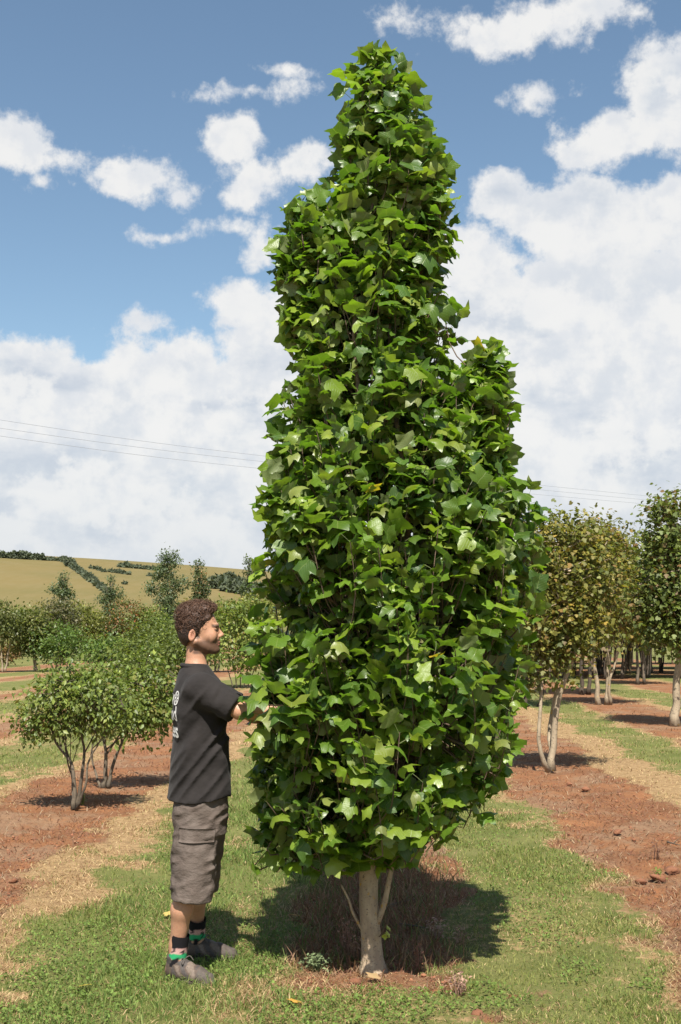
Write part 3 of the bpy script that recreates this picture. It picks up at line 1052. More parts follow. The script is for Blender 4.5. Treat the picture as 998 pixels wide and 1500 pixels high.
for (nm, lab, bp, lbs, sts, ncl, lf, cols, bk) in LEFT:
    B = hit(*bp)
    k = sc(B[1])
    st = []
    for i, (dx, dy) in enumerate(sts):
        x0 = (i - (len(sts) - 1) / 2) * .1
        st.append(([(x0, 0, 0), (x0 + dx * k * .5, 0, -dy * k * .5), (x0 + dx * k, .05, -dy * k), (x0 + dx * k * 1.3, .1, -dy * k * 1.5)], 1.9 * k if len(sts) < 4 else 1.1 * k))
    make_tree(nm, lab, 'shrub' if 'shrub' in nm else 'tree', B, st, [lobe(B, *l) for l in lbs], ncl, 14, lf, cols, bk, lm_shrub, lf * 1.5, False, .03, 'nursery trees and shrubs on the left', twigs=False, stem_sides=6)

# tall loose poplars
POPS = [('tall loose poplar, leftmost of them, against the hillside', (92, 962), 838, 16, 2.2),
        ('short loose poplar between the leftmost one and the tallest', (162, 960), 846, 15, 2.0),
        ('tallest poplar with a twin-pointed top left of the man\'s head', (246, 962), 805, 26, 3.4),
        ('poplar with an orange tuft right above the man\'s hair', (291, 962), 821, 20, 2.6),
        ('grey-green poplar top next to the tulip tree\'s edge', (365, 962), 818, 15, 2.2)]
for i, (lab, bp, top, wd, dens) in enumerate(POPS):
    B = hit(*bp)
    k = sc(B[1])
    x = bp[0]
    lbs = []
    nl = 7
    for j in range(nl):
        f = j / (nl - 1)
        py = top + 10 + (935 - top - 10) * f
        lbs.append(lobe(B, x + random.uniform(-.30, .30) * wd * (.3 + f), py, wd * (.30 + .62 * f), 12))
    if i == 2:
        lbs += [lobe(B, 240, 818, 7, 13), lobe(B, 257, 820, 6, 12), lobe(B, 232, 838, 7, 9), lobe(B, 222, 860, 10, 10), lobe(B, 268, 855, 10, 12)]
    if i == 0:
        lbs += [lobe(B, 80, 862, 7, 7), lobe(B, 104, 870, 6, 7)]
    if i == 1:
        lbs += [lobe(B, 152, 878, 7, 6), lobe(B, 172, 868, 7, 8)]
    st = [([(0, 0, 0), (.03, 0, 1.0), (-.05, 0, 2.2), local(B, x, top + 8)], 3.0 * k)]
    cols = POPLAR + ([(.42, .17, .06, .5)] if i == 3 else [])
    make_tree('poplar_tree', lab, 'tree', B, st, lbs, int(190 * dens), 13, .17, cols, bk_grey, lm_shrub, .17, False, .04, 'loose poplars on the left', twigs=True, stem_sides=6)

# trees filling the band between clearing and hill, seen only in slices
FILL = [(30, 962, 892, 20), (150, 958, 900, 24), (205, 955, 893, 22), (268, 955, 880, 24), (305, 955, 885, 26), (340, 955, 880, 24), (110, 958, 895, 16), (60, 957, 890, 16), (392, 956, 875, 18), (-20, 957, 885, 22)]
FL = ['leftmost pale tree of the far belt below the hill', 'pale tree of the far belt between bright shrub and rowan', 'tree of the far belt just right of the rowan',
      'tree of the far belt under the tallest poplar\'s right side', 'tree of the far belt hidden behind the man\'s head', 'tree of the far belt between the man\'s face and the tulip tree',
      'tree of the far belt right of the brownish round-headed tree', 'tree of the far belt left of the brownish round-headed tree', 'last tree of the far belt, touching the tulip tree', 'tree of the far belt beyond the left picture edge']
for i, (x, by, top, wd) in enumerate(FILL):
    B = hit(x, by)
    k = sc(B[1])
    lbs = [lobe(B, x, (top + 935) / 2, wd, (940 - top) / 2), lobe(B, x + 8, top + 14, wd * .6, 13), lobe(B, x - 9, top + 22, wd * .6, 15)]
    st = [([(0, 0, 0), (.05, 0, .8), (-.05, 0, 1.6), (0, 0, 3.0)], 3.0 * k)]
    make_tree('orchard_tree', FL[i], 'tree', B, st, lbs, 150, 13, .22, [SHRUB, OLIVE, GREEN, YELLOW][i % 4], bk_grey, lm_shrub, .3, False, .04, 'far belt of trees below the hill', twigs=False, stem_sides=5)

# ------------------------------------------------------------------ on the hill
lm_far = leaf_mat('leaf_far_hedge', .8, .15, (.07, .085, .05), .3, .1)
FAR = [(.085, .102, .064, 3), (.110, .124, .075, 2), (.070, .086, .058, 2)]  # paled and blued: the haze of distance is put into these leaf colours


def bush(name, label, cat, pts, n, leaf, group=None, flat=.8, cols=FAR):
    """pts: (px, py, r px) of puffs standing on the hill; base of each at py"""
    b0 = hit(*pts[0][:2])
    root = thing(name, label, cat, b0, 0, group)
    lbs = []
    a = Acc()
    for (px, py, r) in pts:
        q = hit(px, py) - b0
        k = sc(q[1] + b0[1])
        lbs.append((q[0], q[1], q[2] + r * k * flat * .75, r * k, r * k * 1.2, r * k * flat))
        a.tube([q + [0, 0, -.3], q + [0, 0, r * k * flat * .5], q + [0, 0, r * k * flat]], [r * k * .12, r * k * .1, r * k * .05], 5)
    pos, lc = sample_lobes(lbs, n, .6)
    outw = (pos - lc) / (np.linalg.norm(pos - lc, axis=1, keepdims=True) + 1e-6)
    N = len(pos)
    col = palette(N, cols) * rng.uniform(.7, 1.3, (N, 1))
    obj('crown', leaves_mesh('crown', pos, outw * .5 + rng.normal(0, .6, (N, 3)), outw + rng.normal(0, .4, (N, 3)) + [0, 0, .3], leaf * rng.uniform(.7, 1.3, N), col), lm_far, root)
    obj('trunk', a.mesh('trunk'), bk_dark, root)
    return root


bush('field_hedge', 'dark hedge running down the hillside between two fields', 'hedge', [(93 + (160 - 93) * f, 822 + (871 - 822) * f ** 1.05, 3.3 + random.uniform(-.8, .8)) for f in np.linspace(0, 1, 26)], 3600, 1.3, None, .75)
bush('hillside_tree', 'round dark tree standing in the hedge at the brow of the hill', 'tree', [(103, 830, 6.5), (101, 828, 5)], 500, 1.2, None, 1.0)
bush('hillside_tree', 'small round tree standing halfway down the hillside hedge', 'tree', [(130, 848, 4.8)], 320, 1.1, None, .85)
bush('gorse_patch', 'left dark scrub patch on the hillside below the brow', 'scrub', [(134, 833, 2.5), (140, 834, 3.2), (146, 836, 3.4), (152, 838, 2.6)], 420, 1.0, 'scrub patches on the hill', .6)
bush('gorse_patch', 'right longer dark scrub patch on the hillside below the brow', 'scrub', [(162, 838, 3.0), (168, 839, 3.5), (175, 840, 3.6), (182, 841, 3.2), (189, 842, 2.4)], 520, 1.0, 'scrub patches on the hill', .6)
bush('gorse_patch', 'tiny scrub dot below the longer scrub patch', 'scrub', [(183, 856, 2.2)], 90, .9, 'scrub patches on the hill', .6)
bush('gorse_patch', 'tiny scrub dot near the tallest poplar on the hill', 'scrub', [(219, 844, 2.4)], 90, .9, 'scrub patches on the hill', .6)
bush('field_hedge', 'hedge along the hilltop at the left edge of the picture', 'hedge', [(x, 817 + x * .06, 2.0 + .7 * ((x * 7) % 5) / 4) for x in range(-30, 74, 2)] + [(x, 821 + (x - 74) * .08, 1.9) for x in range(74, 96, 2)], 3000, 1.4, None, .7)
for i, (x, r) in enumerate([(4, 4.6), (12, 3.8), (21, 5.6), (29, 3.8), (34, 6.6), (43, 4.6), (51, 4.2), (60, 5.0)]):
    bush('hillside_tree', ['tree at the left end of the hilltop row', 'second small tree of the hilltop row', 'third, bushier tree of the hilltop row', 'fourth, low tree of the hilltop row', 'biggest rounded tree of the hilltop row', 'sixth tree of the hilltop row, right of the biggest', 'seventh, narrow tree of the hilltop row', 'last tree at the right end of the hilltop row'][i], 'tree', [(x, 817 + x * .06, r)], 280, 1.2, 'trees along the hilltop', 1.0)
bush('field_hedge', 'long hedge on the skyline right of the scrub patches', 'hedge', [(x, 831 + (x - 178) * .085, 2.6) for x in range(176, 240, 3)], 1400, 1.2, None, .7)
bush('hillside_tree', 'small round tree at the left end of the skyline hedge', 'tree', [(185, 831, 4.0)], 260, 1.1, None, .9)
for i, (x, y, r) in enumerate([(312, 862, 9), (322, 862, 11), (332, 866, 10), (343, 868, 10), (354, 870, 9), (366, 873, 10), (378, 872, 10), (336, 855, 9), (352, 861, 8)]):
    bush('wood_tree', ['leftmost tree of the small wood on the hill', 'tall tree second from the left in the hill wood', 'tree in the lower middle of the hill wood', 'tree right of the middle in the hill wood', 'low tree of the hill wood beneath the poplar', 'tree of the hill wood right below the grey-green poplar', 'last tree of the hill wood beside the tulip tree', 'upper tree at the back of the hill wood', 'small upper tree of the hill wood towards the right'][i], 'tree', [(x, y, r), (x + 3, y - 1, r * .7)], 520, 1.4, 'small wood on the hill', .95)

# ------------------------------------------------------------------ overhead wires
wire_m, t, b, out = new_mat('wire_metal')
b.inputs['Base Color'].default_value = (.36, .38, .42, 1)
b.inputs['Roughness'].default_value = .6
b.inputs['Metallic'].default_value = .3
WIRES = [((0, 615, 50), (380, 667, 59), (945, 726, 76), 'uppermost overhead wire crossing the sky'),
         ((0, 627, 50), (380, 675.5, 59), (945, 732, 76), 'middle overhead wire crossing the sky'),
         ((0, 638.5, 50), (380, 686, 59), (945, 738, 76), 'lowest overhead wire crossing the sky')]
ends = []
for a0, a1, a2, lab in WIRES:
    p0, p1, p2 = at(*a0), at(*a1), at(*a2)
    pm = p0 + (p0 - p1) * .9 + [0, 0, .35]
    pe = p2 + (p2 - p1) * .35 + [0, 0, .2]
    pts = curve_pts([pm, p0, p1, p2, pe], 40)
    a = Acc()
    a.tube(pts, .0105, 5, cap=False)
    tag(obj('power_line', a.mesh('power_line'), wire_m), lab, 'wire', 'overhead wires')
    ends.append((pts[0], pts[-1]))
wood_pole = bark_mat('pole_wood', (.16, .12, .09), (.10, .08, .06), None, 6.0, .4)
for k, lab in ((0, 'wooden pole carrying the overhead wires beyond the left edge'), (1, 'wooden pole carrying the overhead wires behind the right-hand wood')):
    e = np.array([q[k] for q in ends])
    c0 = e.mean(0)
    g = float(ground_z(c0[0], c0[1]))
    root = thing('utility_pole', lab, 'pole', (c0[0], c0[1] + .25, g), 0, 'poles of the overhead wires')
    a = Acc()
    a.tube([(0, 0, -.5), (0, 0, 4), (0, 0, e[:, 2].max() - g + .4)], [.15, .13, .10], 10)
    obj('pole', a.mesh('pole'), wood_pole, root)
    for q in e:
        a = Acc()
        zz = q[2] - g
        a.tube([(0, 0, zz), (q[0] - c0[0], q[1] - c0[1] - .25, zz)], [.035, .03], 6)
        obj('insulator_arm', a.mesh('insulator_arm'), wire_m, root)
# ------------------------------------------------------------------ the tulip tree
TB = hit(548, 1424)
TY = TB[1]
bk_tulip = bark_mat('bark_tulip', (.42, .325, .22), (.30, .225, .155), (.17, .13, .095), 24.0, .8, (.42, .25, .05))
bk_limb = bark_mat('bark_limb', (.15, .10, .07), (.09, .065, .048), (.22, .15, .10), 18.0, .5)
lm_tulip = leaf_mat('leaf_tulip', .37, .34, (.23, .26, .12), .7, .5, veins=True, tint=(.95, 1.15, .35))
tree = thing('tulip_tree', 'tall columnar tulip tree with big lobed green leaves beside the man', 'tree', TB)

MAIN = [(76, 546, 570), (100, 502, 602), (130, 490, 614), (185, 474, 634), (240, 476, 660), (300, 458, 668), (380, 432, 668), (440, 412, 672), (490, 424, 660), (540, 424, 680), (600, 402, 715), (660, 394, 735),
        (720, 376, 766), (800, 374, 792), (850, 376, 798), (900, 374, 796), (1000, 374, 784), (1060, 373, 778), (1100, 372, 764), (1150, 366, 724), (1190, 362, 684), (1225, 384, 655), (1240, 460, 610)]
RIGHT = [(512, 702, 740), (535, 676, 748), (570, 655, 752), (610, 640, 756), (660, 640, 756), (740, 680, 778)]
LEFTL = [(282, 412, 462), (310, 400, 490), (350, 394, 500), (400, 390, 500), (450, 402, 510), (520, 422, 520)]
LOWR = [(985, 735, 778), (1040, 725, 775), (1090, 715, 768), (1120, 705, 750)]
LOWL = [(960, 385, 440), (1010, 370, 440), (1060, 374, 450), (1110, 368, 470), (1160, 362, 480), (1205, 368, 480)]


def outline(tab):
    z, c, r = [], [], []
    for (py, l, rr) in tab[::-1]:
        a, b_ = at(l, py, TY), at(rr, py, TY)
        z.append(a[2] - TB[2])
        c.append((a[0] + b_[0]) / 2 - TB[0])
        r.append((b_[0] - a[0]) / 2)
    return np.array(z), np.array(c), np.array(r)


# trunk with a flared foot
a = Acc()
tr_ctrl = [(0, 0, -.05), local(TB, 545, 1395), local(TB, 541, 1340), local(TB, 541, 1270), local(TB, 548, 1150), local(TB, 556, 1000, .05), local(TB, 560, 800, .02), local(TB, 556, 600), local(TB, 552, 400), local(TB, 552, 200), local(TB, 556, 105)]
tp = curve_pts(tr_ctrl, 60)
tz = tp[:, 2]
trad = np.interp(tz, [-.05, 0, .05, .12, .3, .55, 1.2, 2.2, 3.2, 4.35], [.068, .062, .050, .046, .0445, .043, .036, .026, .016, .004])
a.tube(tp, trad, 18)
V = np.vstack(a.V)
ang = np.arctan2(V[:, 1], V[:, 0])
lump = 1 + .16 * (vnoise(ang * 1.3 + 9, V[:, 2] * 6, 0, 7) - .5) + .25 * np.exp(-np.clip(V[:, 2], 0, None) / .05) * (vnoise(np.cos(ang) * 2 + 5, np.sin(ang) * 2, 0, 13) - .4)
cx = np.interp(V[:, 2], tz, tp[:, 0])
cy = np.interp(V[:, 2], tz, tp[:, 1])
V[:, 0] = cx + (V[:, 0] - cx) * lump
V[:, 1] = cy + (V[:, 1] - cy) * lump
a.V = [V]
obj('trunk', a.mesh('trunk'), bk_tulip, tree)
# little scars and snags on the trunk
a = Acc()
for (px, py, dx, dz, L) in [(527, 1357, -.8, 1.0, .20)]:
    q = local(TB, px, py)
    a.tube(curve_pts([q + [.02, 0, -.03], q + [-.03, -.01, .06], local(TB, 511, 1318, -.02), local(TB, 500, 1296, -.03)], 10), np.linspace(.0075, .0045, 10), 6)
obj('branch', a.mesh('branch'), bk_tulip, tree)
a = Acc()
a.tube(curve_pts([local(TB, 553, 1352, -.01), local(TB, 564, 1320, -.03), local(TB, 573, 1275, -.05), local(TB, 585, 1220, -.06), local(TB, 612, 1100, -.1), local(TB, 640, 950, -.1)], 22), np.linspace(.015, .006, 22), 8)
obj('branch', a.mesh('branch'), bk_tulip, tree)

zM, cM, rM = outline(MAIN)
LOBES = [(zM, cM, rM, 1120, .62), (*outline(RIGHT), 120, .3), (*outline(LEFTL), 95, .3), (*outline(LOWL), 95, .2)]

# upright limbs
limbs = []
rs = np.random.default_rng(5)
NL = 17
for k in range(NL):
    th = k * 2.39996 + .5
    z0 = .66 + 1.8 * (k / NL) ** 1.2
    top = min(4.15, z0 + rs.uniform(1.1, 2.3))
    fr = rs.uniform(.28, .56)
    pts = [np.array([np.interp(z0, tz, tp[:, 0]), np.interp(z0, tz, tp[:, 1]), z0])]
    for f in (.16, .4, .7, 1.0):
        zz = z0 + (top - z0) * f
        rr = np.interp(zz, zM, rM) * fr * min(1, .35 + 1.6 * f) * (1 if f < 1 else .9)
        pts.append(np.array([np.interp(zz, zM, cM) + rr * math.cos(th + .3 * f), rr * math.sin(th + .3 * f) * .95, zz]))
    limbs.append((curve_pts(pts, 24), .020 + .012 * (1 - k / NL)))
for tab, py0 in ((RIGHT, 1000), (LEFTL, 640), (LOWL, 0)):
    zz, cc, rr = outline(tab)
    s = .9 if tab is RIGHT else 1.6 if tab is LEFTL else .62
    pts = [np.array([np.interp(s, tz, tp[:, 0]), 0, s]), np.array([cc[0] * .6, 0, (s + zz[0]) / 2 - .1]), np.array([cc[0], -.05, zz[0] - .1]), np.array([cc[len(cc) // 2], -.04, zz[len(zz) // 2]]), np.array([cc[-1], 0, zz[-1] - .06])]
    limbs.append((curve_pts(pts, 24), .024))
TU = tp[tz > .64]
limb_pts = np.vstack([l[0][3:] for l in limbs] + [TU])
limb_id = np.concatenate([np.full(21, i) for i in range(len(limbs))] + [np.full(len(TU), -1)])
limb_acc = [Acc() for _ in limbs]
trunk_twigs = Acc()
for (pts, r), a in zip(limbs, limb_acc):
    a.tube(pts, np.linspace(r, .005, len(pts)), 7)


# leaf shapes: a four-lobed blade on a long stalk, curled differently in each
HALF = np.array([(.06, .00), (.26, -.06), (.46, .02), (.60, .22), (.48, .31), (.43, .44), (.50, .55), (.47, .80), (.24, .75), (.0, .70)])
MIDY = [.0, .22, .44, .70]
PET = .62


def leaf_shape(r):
    droop = r.uniform(-.35, 1.15)
    fold = r.uniform(-.05, .42)
    curl = r.uniform(-.1, 1.15)
    twist = r.uniform(-.35, .35)
    wave = r.uniform(.03, .09)
    asym = r.uniform(.9, 1.1)
    wid = r.uniform(.88, 1.08)
    P, uv = [], []
    mid = [(0., yy) for yy in MIDY]
    inner = [(.22, .11), (.26, .32), (.22, .54)]
    R_ = [(x * asym * wid, y) for x, y in HALF[:-1]] + [(x * wid, y) for x, y in inner]
    L_ = [(-x / asym * wid, y) for x, y in HALF[:-1]] + [(-x * wid, y) for x, y in inner]
    pts = mid + R_ + L_
    for i, (x, y) in enumerate(pts):
        z = fold * abs(x) - curl * (abs(x) ** 2) * 1.1 - curl * .35 * y * y + wave * math.sin(9 * y + 7 * x + r.uniform(0, .5) + wid * 40)
        z += twist * x * y
        c, s = math.cos(droop), math.sin(droop)
        P.append((x, PET * .9 + y * c + z * s, .10 - y * s + z * c))
        uv.append((x, y))
    T = []
    for side in (0, 1):
        o = 4 + side * 12
        h = lambda i: o + i           # outline points 0..8, inner 9,10,11
        tr = [(0, h(0), h(9)), (0, h(9), 1), (h(0), h(1), h(9)), (h(1), h(2), h(9)), (h(2), h(3), h(10)), (h(2), h(10), h(9)), (h(3), h(4), h(10)), (1, h(9), h(10)), (1, h(10), 2),
              (h(4), h(5), h(10)), (h(5), h(11), h(10)), (2, h(10), h(11)), (h(5), h(6), h(11)), (h(6), h(7), h(8)), (h(6), h(8), h(11)), (h(11), h(8), 3), (2, h(11), 3)]
        if side:
            tr = [(a_, c_, b_) for a_, b_, c_ in tr]
        T += tr
    n = len(P)
    # stalk
    w = .013
    for (y, z) in ((0, 0), (PET * .5, .07), (PET * .92, .10)):
        P += [(-w, y, z), (w, y, z), (0, y, z + w * 1.7)]
        uv += [(.4, 0)] * 3
    for i in (0, 3):
        for e, f in ((0, 1), (1, 2), (2, 0)):
            T += [(n + i + e, n + i + f, n + i + 3 + f), (n + i + e, n + i + 3 + f, n + i + 3 + e)]
    return np.array(P), np.array(T), np.array(uv)


NVAR = 40
shapes = [leaf_shape(random.Random(100 + k)) for k in range(NVAR)]
LC = [(.060, .115, .012), (.080, .143, .014), (.108, .170, .016), (.044, .090, .014), (.130, .188, .020), (.070, .128, .013), (.165, .210, .034)]
shape_col = [np.array(LC[k % len(LC)]) * random.uniform(.95, 1.32) for k in range(NVAR)]
shape_col[5] = np.array((.16, .19, .05))
shape_col[13] = np.array((.042, .092, .026))

# shoots and leaves
Lpos, Lf, Lu, Ls, Lv = [], [], [], [], []
for (zt, ct, rt, count, inner) in LOBES:
    w = rt + .06
    cdf = np.cumsum(np.concatenate([[0], (w[1:] + w[:-1]) / 2 * np.diff(zt)]))
    for k in range(count):
        u = rs.random() * cdf[-1]
        zz = np.interp(u, cdf, zt)
        th = rs.uniform(0, 2 * np.pi)
        rr = max(.02, np.interp(zz, zt, rt) - .078)
        rho = math.sqrt(rs.uniform(.10, 1.0)) if rs.random() < .40 else rs.uniform(.82, 1.0)
        rho *= (.80 + .36 * vnoise2(th * 2.2, zz * 4.3, 5)) * (.86 + .30 * vnoise2(th * 1.1 + 7, zz * 2.0 + ct[0] * 9, 6))
        if rs.random() < .11:
            rho = 1.0 + .13 * rs.random() + .02 / rr * .5
        out = np.array([math.cos(th), math.sin(th), 0.0])
        tip = np.array([np.interp(zz, zt, ct), 0, zz]) + out * rr * rho * np.array([1, .95, 1])
        if out[1] < .2 and zz - .10 < .36 + .80 * rr * rho * max(.2, -out[1]):
            continue
        d = np.array([0, 0, 1.0]) + out * rs.uniform(.15, .65) + rs.normal(0, .12, 3)
        if zz < .9:
            d += out * .3
        d /= np.linalg.norm(d)
        Ln = rs.uniform(.16, .34)
        base = tip - d * Ln
        if base[2] < .46:
            base[2] = .46
        hd = np.linalg.norm(limb_pts[:, :2] - base[:2], axis=1)
        dist = hd + .8 * np.abs(base[2] - limb_pts[:, 2] - hd * 1.1)
        j = dist.argmin()
        acc = limb_acc[limb_id[j]] if limb_id[j] >= 0 else trunk_twigs
        src = limb_pts[j]
        acc.tube(curve_pts([src, (src + base) / 2 + [0, 0, -.02], base, tip], 7), np.linspace(.0048, .0020, 7), 4, cap=False)
        nlf = rs.integers(7, 12)
        ph0 = rs.uniform(0, 6.28)
        for i in range(nlf):
            f = (i + rs.uniform(-.3, .3)) / (nlf - 1)
            a_ = ph0 + i * 2.4
            hv = np.array([math.cos(a_), math.sin(a_), 0])
            # leaves turn out of the crown towards the light
            hv = hv + out * .6 * rho + rs.normal(0, .3, 3) * [1, 1, 0]
            hv /= np.linalg.norm(hv) + 1e-6
            e = rs.uniform(.0, 1.25) + .3 * max(0, f - .6)
            fw = hv * math.cos(e) + np.array([0, 0, 1]) * math.sin(e)
            size = rs.uniform(.046, .114) * (1 - .35 * max(0, f - .7) / .3 * rs.random())
            Lpos.append(base + (tip - base) * np.clip(f, .05, 1.0))
            Lf.append(fw)
            Lu.append(np.array([0, 0, 1.0]) + out * .35 + rs.normal(0, .5, 3))
            Ls.append(size)
            Lv.append(rs.integers(0, NVAR))
# named leaves that stand out of the outline: the tip and the ones hanging by the trunk
for (px, py, s, e, a_, dy) in [(556, 96, .11, 1.15, -.8, 0), (507, 118, .10, 1.2, 2.6, 0), (500, 1276, .12, -.1, -1.6, -.10), (528, 1256, .12, -.1, -1.5, -.12), (562, 1240, .11, .0, -1.2, -.12), (515, 1244, .11, 0, -1.8, -.10), (600, 1236, .10, 0, -1.0, -.10), (480, 1250, .10, 0, -2.0, -.10),
                               (398, 1015, .11, .3, -2.4, -.40), (404, 1034, .12, .5, -2.6, -.42), (410, 1052, .11, .5, -2.2, -.42), (402, 1002, .12, .3, -2.8, -.36), (398, 1066, .11, -.1, -2.2, -.38), (778, 758, .12, 1.0, .3, 0),
                               (420, 1046, .11, .4, -1.8, -.44), (415, 1030, .11, .6, -2.0, -.44), (430, 1040, .12, .5, -1.6, -.46), (425, 1060, .11, .3, -1.9, -.44), (440, 1050, .12, .4, -1.5, -.46), (392, 1030, .10, .2, -3.0, -.36), (390, 1050, .10, .1, 3.1, -.36)]:
    Lpos.append(local(TB, px, py, dy))
    Lf.append(np.array([math.cos(a_) * math.cos(e), math.sin(a_) * math.cos(e), math.sin(e)]))
    Lu.append(np.array([0, -.25, 1.0]))
    Ls.append(s)
    Lv.append(rs.integers(0, NVAR))
    acc = trunk_twigs
    q = Lpos[-1]
    j = (np.linalg.norm(limb_pts - q, axis=1) + 1.6 * np.clip(limb_pts[:, 2] - q[2], 0, None)).argmin()
    acc.tube(curve_pts([limb_pts[j], (limb_pts[j] + q) / 2 + [0, .08, -.04], q], 6), np.linspace(.0045, .0022, 6), 4, cap=False)
Lpos, Lf, Lu, Ls, Lv = map(np.array, (Lpos, Lf, Lu, Ls, Lv))
for a in limb_acc:
    obj('branch', a.mesh('branch'), bk_limb, tree)
obj('twigs', trunk_twigs.mesh('twigs'), bk_limb, tree, kind='stuff')

RL = frames(Lf, Lu)
allV, allT, own, n0 = [], [], [], 0
leafV = []
for i in range(len(Lpos)):
    V, T, _ = shapes[Lv[i]]
    v = V @ RL[i].T * Ls[i] + Lpos[i]
    leafV.append(v)
    allV.append(v)
    allT.append(T + n0)
    own.append(np.full(len(T), i))
    n0 += len(v)
allV, allT, own = np.vstack(allV), np.vstack(allT), np.concatenate(own)
bvh = BVHTree.FromPolygons(allV.tolist(), allT.tolist())
camv = np.array([0, 0, CAMH]) - TB
score = np.zeros(len(Lpos))
BT = np.array([1, 2, 8, 12, 20, 24, 13, 25])
for i in range(len(Lpos)):
    v = leafV[i]
    q0 = v[1]
    if q0[1] > .25:
        continue
    e1, e2 = v[7] - v[19], v[3] - v[0]
    nrm = np.cross(e1, e2)
    view = camv - q0
    area = abs(nrm.dot(view)) / np.linalg.norm(view)
    vis = 0
    for bi in (1, 2, 7, 19, 13, 25):
        q = v[min(bi, len(v) - 1)]
        dv = camv - q
        L_ = np.linalg.norm(dv)
        hitp = bvh.ray_cast(Vector(q + dv / L_ * .012), Vector(dv / L_), L_)
        vis += hitp[0] is None
    score[i] = area * vis
order = np.argsort(-score)
single = set(order[:300].tolist())
leaf_me = []
for k in range(NVAR):
    V, T, uv = shapes[k]
    leaf_me.append(mk_mesh('leaf', V, [T], col=np.broadcast_to(shape_col[k], V.shape), uv=uv))
for i in sorted(single):
    o = obj('leaf', leaf_me[Lv[i]], lm_tulip, tree)
    M = np.eye(4)
    M[:3, :3] = RL[i] * Ls[i]
    M[:3, 3] = Lpos[i]
    o.matrix_local = Matrix(M.tolist())
Vs, Ts, Cs, Us, n0 = [], [], [], [], 0
for i in range(len(Lpos)):
    if i in single:
        continue
    V, T, uv = shapes[Lv[i]]
    Vs.append(leafV[i])
    Ts.append(T + n0)
    c = shape_col[Lv[i]] * rs.uniform(.78, 1.22)
    if rs.random() < .004:
        c = np.array((.40, .28, .03))
    Cs.append(np.broadcast_to(c, V.shape))
    Us.append(uv)
    n0 += len(V)
obj('foliage', mk_mesh('foliage', np.vstack(Vs), [np.vstack(Ts)], col=np.vstack(Cs), uv=np.vstack(Us)), lm_tulip, tree, kind='stuff')
# sucker with two young leaves low on the trunk
a = Acc()
a.tube(curve_pts([local(TB, 556, 1372, -.03), local(TB, 560, 1366, -.06), local(TB, 563, 1358, -.07)], 6), np.linspace(.003, .0015, 6), 4)
obj('sucker_shoot', a.mesh('sucker_shoot'), bk_limb, tree)
YL = mk_mesh('young_leaf', shapes[3][0], [shapes[3][1]], col=np.broadcast_to(np.array((.30, .32, .04)), shapes[3][0].shape), uv=shapes[3][2])
for (px, py, a_, s) in ((561, 1368, .2, .035), (563, 1360, .6, .03), (559, 1372, -1.0, .03)):
    o = obj('young_leaf', YL, lm_tulip, tree)
    f = np.array([[math.cos(a_), math.sin(a_) * .3 - .4, .5]])
    R_ = frames(f, np.array([[0, -.4, 1.0]]))[0]
    M = np.eye(4)
    M[:3, :3] = R_ * s
    M[:3, 3] = local(TB, px, py, -.06)
    o.matrix_local = Matrix(M.tolist())

# fallen leaves
fall_m = leaf_mat('leaf_fallen', .6, .1, (.40, .28, .12), .3, .3, veins=True, tint=(1, .9, .5))
for (px, py, c, s, lab, rzz) in [(548, 1446, (.34, .23, .12), .065, 'fallen tan leaf in front of the tulip tree trunk', .4), (432, 1352, (.48, .26, .07), .07, 'fallen orange leaf in the shade left of the trunk', 2.0),
                                 (432, 1478, (.50, .27, .05), .06, 'fallen orange leaf in the turf nearest the camera', 1.2), (121, 1456, (.45, .36, .05), .07, 'yellow leaf lying in the grass near the man\'s heel', 3.0),
                                 (245, 1255 + 95, (.42, .32, .10), .05, 'dry leaf lying by the man\'s near calf', 5.0)]:
    V, T, uv = shapes[8]
    q = hit(px, py)
    o = obj('fallen_leaf', mk_mesh('fallen_leaf', (V - [0, PET + .3, .05]) * [1, 1, .3], [T], col=np.broadcast_to(np.array(c), V.shape), uv=uv), fall_m)
    o.location = q + np.array([0, 0, .03])
    o.rotation_euler = (.25, .2, rzz)
    o.scale = (s,) * 3
    tag(o, lab, 'leaf', 'fallen leaves')

# weeds standing round the foot of the tree
weed_m = vcol_mat('weed_stalks', .8, .2, (30.0, .3, .004), trans=.15)
WEEDS = [(508, 1405, .17, (.30, .16, .11), 'pinkish dead weed stalks left of the trunk foot', 9, .5), (520, 1412, .11, (.34, .20, .13), 'short dead weed stalk close against the trunk foot', 6, .4), (612, 1424, .14, (.20, .10, .07), 'thin dark dead weed right of the trunk foot', 5, .4), (640, 1378, .10, (.34, .22, .17), 'pale pink seed heads right of the tree in front of the shade', 12, .9),
         (462, 1422, .07, (.15, .19, .09), 'grey-green thistle rosette left of the trunk', 22, 1.3), (672, 1385, .08, (.32, .21, .14), 'dry pinkish weed clump at the right end of the shade', 10, 1.0), (673, 1462, .10, (.33, .20, .15), 'dead pinkish weed in the turf right of the tree', 9, .8),
         (962, 1262, .13, (.13, .07, .05), 'dark dead weed stem on the clods at the right', 6, .6), (964, 1288, .06, (.14, .19, .04), 'small fresh green weed beside the clods at the right', 12, .9), (120, 1178, .10, (.15, .20, .05), 'green shoots at the foot of the nearest umbrella shrub', 16, .6),
         (285, 1340, .08, (.12, .17, .04), 'grass tuft behind the man\'s calves', 20, .7)]
